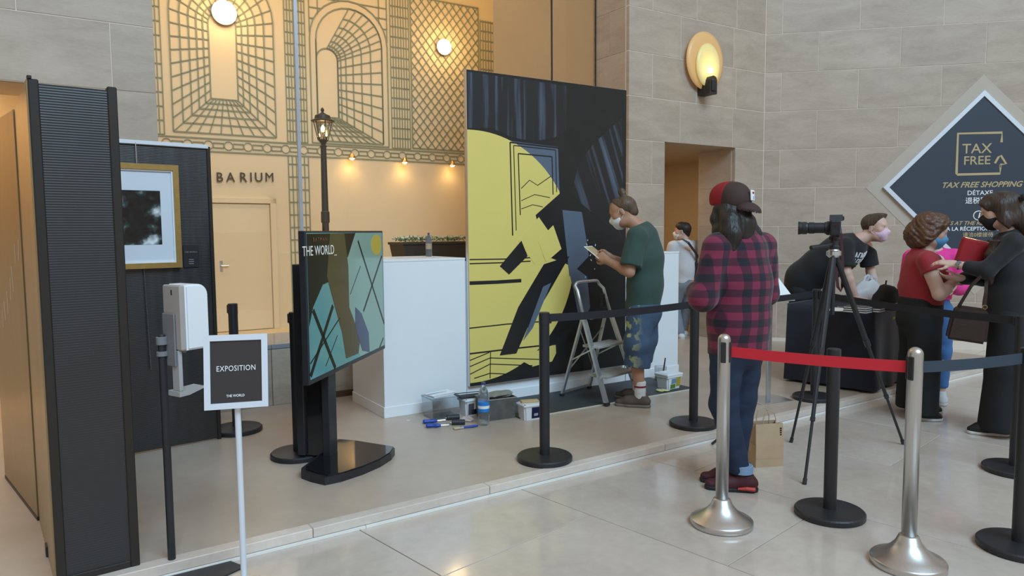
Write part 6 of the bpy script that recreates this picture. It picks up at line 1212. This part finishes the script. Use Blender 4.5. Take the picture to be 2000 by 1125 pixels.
for s_ in (-1, 1): S.chain([PH(s_*.066, -.02, .03), PH(s_*.085, -.02, -.08), PH(s_*.115, .06, -.19), PH(s_*.125, .13, -.30), PH(s_*.12, .17, -.42), PH(s_*.115, .18, -.50)], [.045, .040, .038, .036, .030, .014], .04)
S.chain([PH(0, -.085, .02), PH(0, -.125, -.10), PH(0, -.16, -.22), PH(0, -.14, -.38), PH(0, -.10, -.52)], [.075, .072, .066, .058, .03], .05); S.cutbox(PH(0, 0, 0)-.2, PH(0, 0, 0)+.2, PH(0, .062, .0), RH@np.array([0, 1., -.55])); obj('long_hair', S.mesh('long_hair', .009, 101, (40, 40, 5)), 'hair_long', bw_)
S = Sculpt(.006); c_ = PH(0, -.135, .03)
for s_ in (-1, 1): S.cap(c_, c_+np.array([s_*.075, -.01, .028]), .014, .030, .02, flat=((0, 1, 0), 1.6)); S.cap(c_, c_+np.array([s_*.04, -.025, -.09]), .012, .022, .02, flat=((0, 1, 0), 1.8))
obj('hair_bow', S.mesh('hair_bow', .004, 7, (30, 30, 30)), 'jacket_black', bw_)
S = Sculpt(.008); S.chain([(0, -.01, .80), (0, -.015, 1.0), (0, -.015, 1.2), (0, -.01, 1.32)], [.185, .165, .155, .14], .05, flat=((0, 1, 0), 1.1)); S.cap((-.145, .0, 1.40), (.145, .01, 1.40), .065, .065, .05)
for sh, el, wr, f in ((shL, elL, wrL, .50), (shR, elR, wrR, .75)): S.cap(sh, el, .066, .055, .04); S.cap(el, np.array(el)+(np.array(wr)-np.array(el))*f, .054, .047, .03)
S.cap((0, -.01, 1.42), (0, .0, 1.48), .08, .062, .04); S.cut((0, 0, .74), (0, 0, -1)); S.cut((0, .02, 1.48), (0, .3, 1)); obj('jacket', S.mesh('jacket', .009, 103, (8, 8, 7)), 'jacket_black', bw_)
S = Sculpt(.009); S.chain([(0, -.01, .96), (0, -.015, .84)], [.15, .165], .05)
for s_, dy in ((-1, .02), (1, -.12)): S.chain([(s_*.09, -.01, .82), (s_*.105, dy*.4, .48), (s_*.115, dy, .07)], [.125, .120, .14], .03); shoe((s_*.11, dy+.03, 0), .1*-s_, ('shoe_black', 'sole_white'), bw_, L_=.26)
S.cut((0, 0, .045), (0, 0, -1)); obj('wide_trousers', S.mesh('wide_trousers', .012, 105, (12, 12, 2)), 'trousers_black', bw_)
wv = np.array(wrL)+np.array([0, -.035, -.005]); wt = obj('wrist_watch', tube([wv+np.array([.034*math.cos(a), .0, .030*math.sin(a)]) for a in [2*math.pi*i/18 for i in range(18)]], .011, 6, closed=True), 'black_plastic', bw_); obj('watch_face', lathe([(.02, 0), (.02, .008), (.017, .009)], 20, axis=Matrix.Translation(wv+np.array([-.034, 0, .006])) @ Matrix.Rotation(-math.pi/2, 4, 'Y')), 'grey_plastic', wt)
M['red_pouch'] = pm('red_fabric_pouch', (.34, .012, .018), .75, var=.12); M['bag_brown'] = pm('dark_brown_leather', (.035, .018, .014), .45, var=.25, bump=.15, bscale=120)
MB_ = bw_.matrix_basis
po = thing('red_pouch', 'red pouch held against the chest of the woman in black', 'pouch', mw=MB_ @ Matrix.Translation((-.03, .235, 1.325)) @ Matrix.Rotation(.25, 4, 'X') @ Matrix.Rotation(.3, 4, 'Z')); b0 = box(-.03, .03, -.09, .09, -.12, .10, .02, seg=3); obj('pouch_body', b0, 'red_pouch', po); obj('pouch_zip', tube([(-.02, -.085, .095), (-.02, .085, .095)], .003, 6), 'brass', po)
hbg = thing('handbag', 'dark brown leather handbag on the arm of the woman in black', 'handbag', mw=MB_ @ Matrix.Translation((-.20, .27, .69)) @ Matrix.Rotation(.12, 4, 'X')); b0 = prism([(-.125, 0), (.125, 0), (.115, .21), (.08, .25), (-.08, .25), (-.115, .21)], -.05, .05); bmesh.ops.bevel(b0, geom=b0.edges[:], offset=.018, segments=2, affect='EDGES'); xform(b0, Matrix.Rotation(math.pi/2, 4, 'Z')); obj('bag_body', b0, 'bag_brown', hbg); obj('bag_strap', strip([(0, -.08, .235), (.0, -.07, .36), (.015, -.06, .46), (.0, -.05, .52), (-.04, -.03, .50), (-.03, .03, .40), (0, .08, .235)], .022, .004, (1, 0, .1)), 'bag_brown', hbg); obj('bag_ring', tube([(.0, -.08+.014*math.cos(a), .262+.014*math.sin(a)) for a in [2*math.pi*i/12 for i in range(12)]], .003, 6, closed=True), 'brass', hbg)
ph_ = thing('smartphone', 'small dark phone held between the two women', 'phone', mw=rw.matrix_basis @ Matrix.Translation((.03, .335, 1.155)) @ Matrix.Rotation(.5, 4, 'X')); obj('phone_body', box(-.036, .036, -.07, .07, -.004, .004, .003), 'gloss_black', ph_); obj('phone_screen', box(-.032, .032, -.064, .064, .004, .0045), 'scr_dark', ph_)

# ---- man in the doorway
dm = person('man in white T-shirt with shoulder bag walking through the doorway', (2.32, 9.62, PZ-.02), -18); k9 = .90
hc, RH = (-.02, .03, 1.45), rot(math.radians(48), 0); nb = (0, -.01, 1.32); S = Sculpt(.010); PH = head(S, hc, RH, nb, .95, .05); shL, elL, wrL = (-.18, 0, 1.25), (-.22, .03, 1.0), (-.17, .2, .98); shR, elR, wrR = (.18, 0, 1.25), (.22, .02, 1.0), (.2, .15, .85)
S.chain([(0, .0, .86), (0, 0, 1.02), (0, .0, 1.18)], [.12, .12, .13], .05); S.cap(shL, shR, .05, .05, .05); arm(S, shL, elL, wrL); arm(S, shR, elR, wrR); hand(S, wrL, (.2, 1, 0), (.8, 0, -.4), 1, .5, sc_=.9); hand(S, wrR, (0, .5, -.9), (-.8, 0, 0), -1, .3, sc_=.9); leg(S, (-.085, 0, .80), (-.09, .08, .43), (-.09, -.05, .09)); leg(S, (.085, .0, .80), (.09, .10, .43), (.09, .16, .09)); body = obj('body', S.mesh('body'), 'skin_b', dm); eyes(body, PH, RH)
S = Sculpt(.009); S.cap(PH(0, -.035, .04), PH(0, .015, .052), .086, .081, .02); S.cap(PH(0, -.06, -.04), PH(0, -.05, 0), .045, .05, .03); S.cut(PH(0, .06, .035), RH@np.array([0, .8, -1])); S.cut(PH(0, -.03, -.06), RH@np.array([0, .3, -1])); obj('hair', S.mesh('hair'), 'hair_dark', dm); maskpart(dm, PH, RH, .95, 'mask_white', .008)
S = Sculpt(.009); S.chain([(0, -.0, .80), (0, -.01, .95), (0, 0, 1.15)], [.16, .155, .15], .05, flat=((0, 1, 0), 1.15)); S.cap((-.15, 0, 1.265), (.15, 0, 1.265), .065, .065, .05); S.cap(shL, (-.215, .02, 1.06), .075, .078, .03, end=True); S.cap(shR, (.215, .015, 1.06), .075, .078, .03, end=True); S.cap((0, -.01, 1.27), (0, -.01, 1.33), .075, .06, .04); S.cut((0, 0, .74), (0, 0, -1)); S.cut((0, 0, 1.325), (0, .3, 1)); obj('t_shirt', S.mesh('t_shirt', .009, 111, (9, 9, 8)), 'tee_white', dm)
S = Sculpt(.010); S.chain([(0, -.01, .84), (0, -.01, .74)], [.125, .135], .05); S.chain([(-.08, -.01, .72), (-.09, .08, .43), (-.09, -.05, .10)], [.095, .07, .06], .03); S.chain([(.08, -.01, .72), (.09, .10, .43), (.09, .16, .10)], [.095, .07, .06], .03); obj('jeans', S.mesh('jeans', .006, 113), 'jeans_grey', dm); shoe((-.09, -.05, 0), 0, ('shoe_white', 'sole_white'), dm, L_=.25); shoe((.09, .16, 0), 0, ('shoe_white', 'sole_white'), dm, L_=.25)
sb = thing('shoulder_bag', 'dark shoulder bag worn by the man in the doorway', 'shoulder bag', mw=dm.matrix_basis @ Matrix.Translation((.17, -.13, .92))); obj('bag_body', box(-.10, .12, -.06, .05, -.13, .13, .02, seg=2), 'bag_brown', sb); obj('bag_strap', strip([(-.02, -.03, .12), (-.12, -.065, .24), (-.24, -.07, .38), (-.30, -.02, .43), (-.33, .10, .415)], .035, .004, (0, -1, .15)), 'bag_brown', sb)

# lettering-like white print on the leaning man's T-shirt: placed on the cloth by casting down onto it
bpy.context.view_layer.update()
def cast(o, u, v):
    mi = PRINT[1]; a = mi @ Vector((u, v, .25)); d = (mi.to_3x3() @ Vector((0, 0, -1))).normalized(); r = o.ray_cast(a, d); return r[1]+r[2]*.003 if r[0] else None
for ln, (v0, hh, n_) in enumerate(((.045, .046, 6), (-.018, .046, 6))):
    for i in range(n_):
        u0 = -.085+i*.034+ln*.006
        for q, (du, dv, eu, ev) in enumerate(((.0, -.5, .005, .5), (.005, .5, .022, .42 if i % 2 else -.5))):
            a, c = cast(ts_, u0+du, v0+dv*hh), cast(ts_, u0+eu, v0+ev*hh)
            if a and c and (c-a).length < .1: obj('white_print', tube([a, (a+c)/2, c], .0052, 5), 'white_text', ts_)
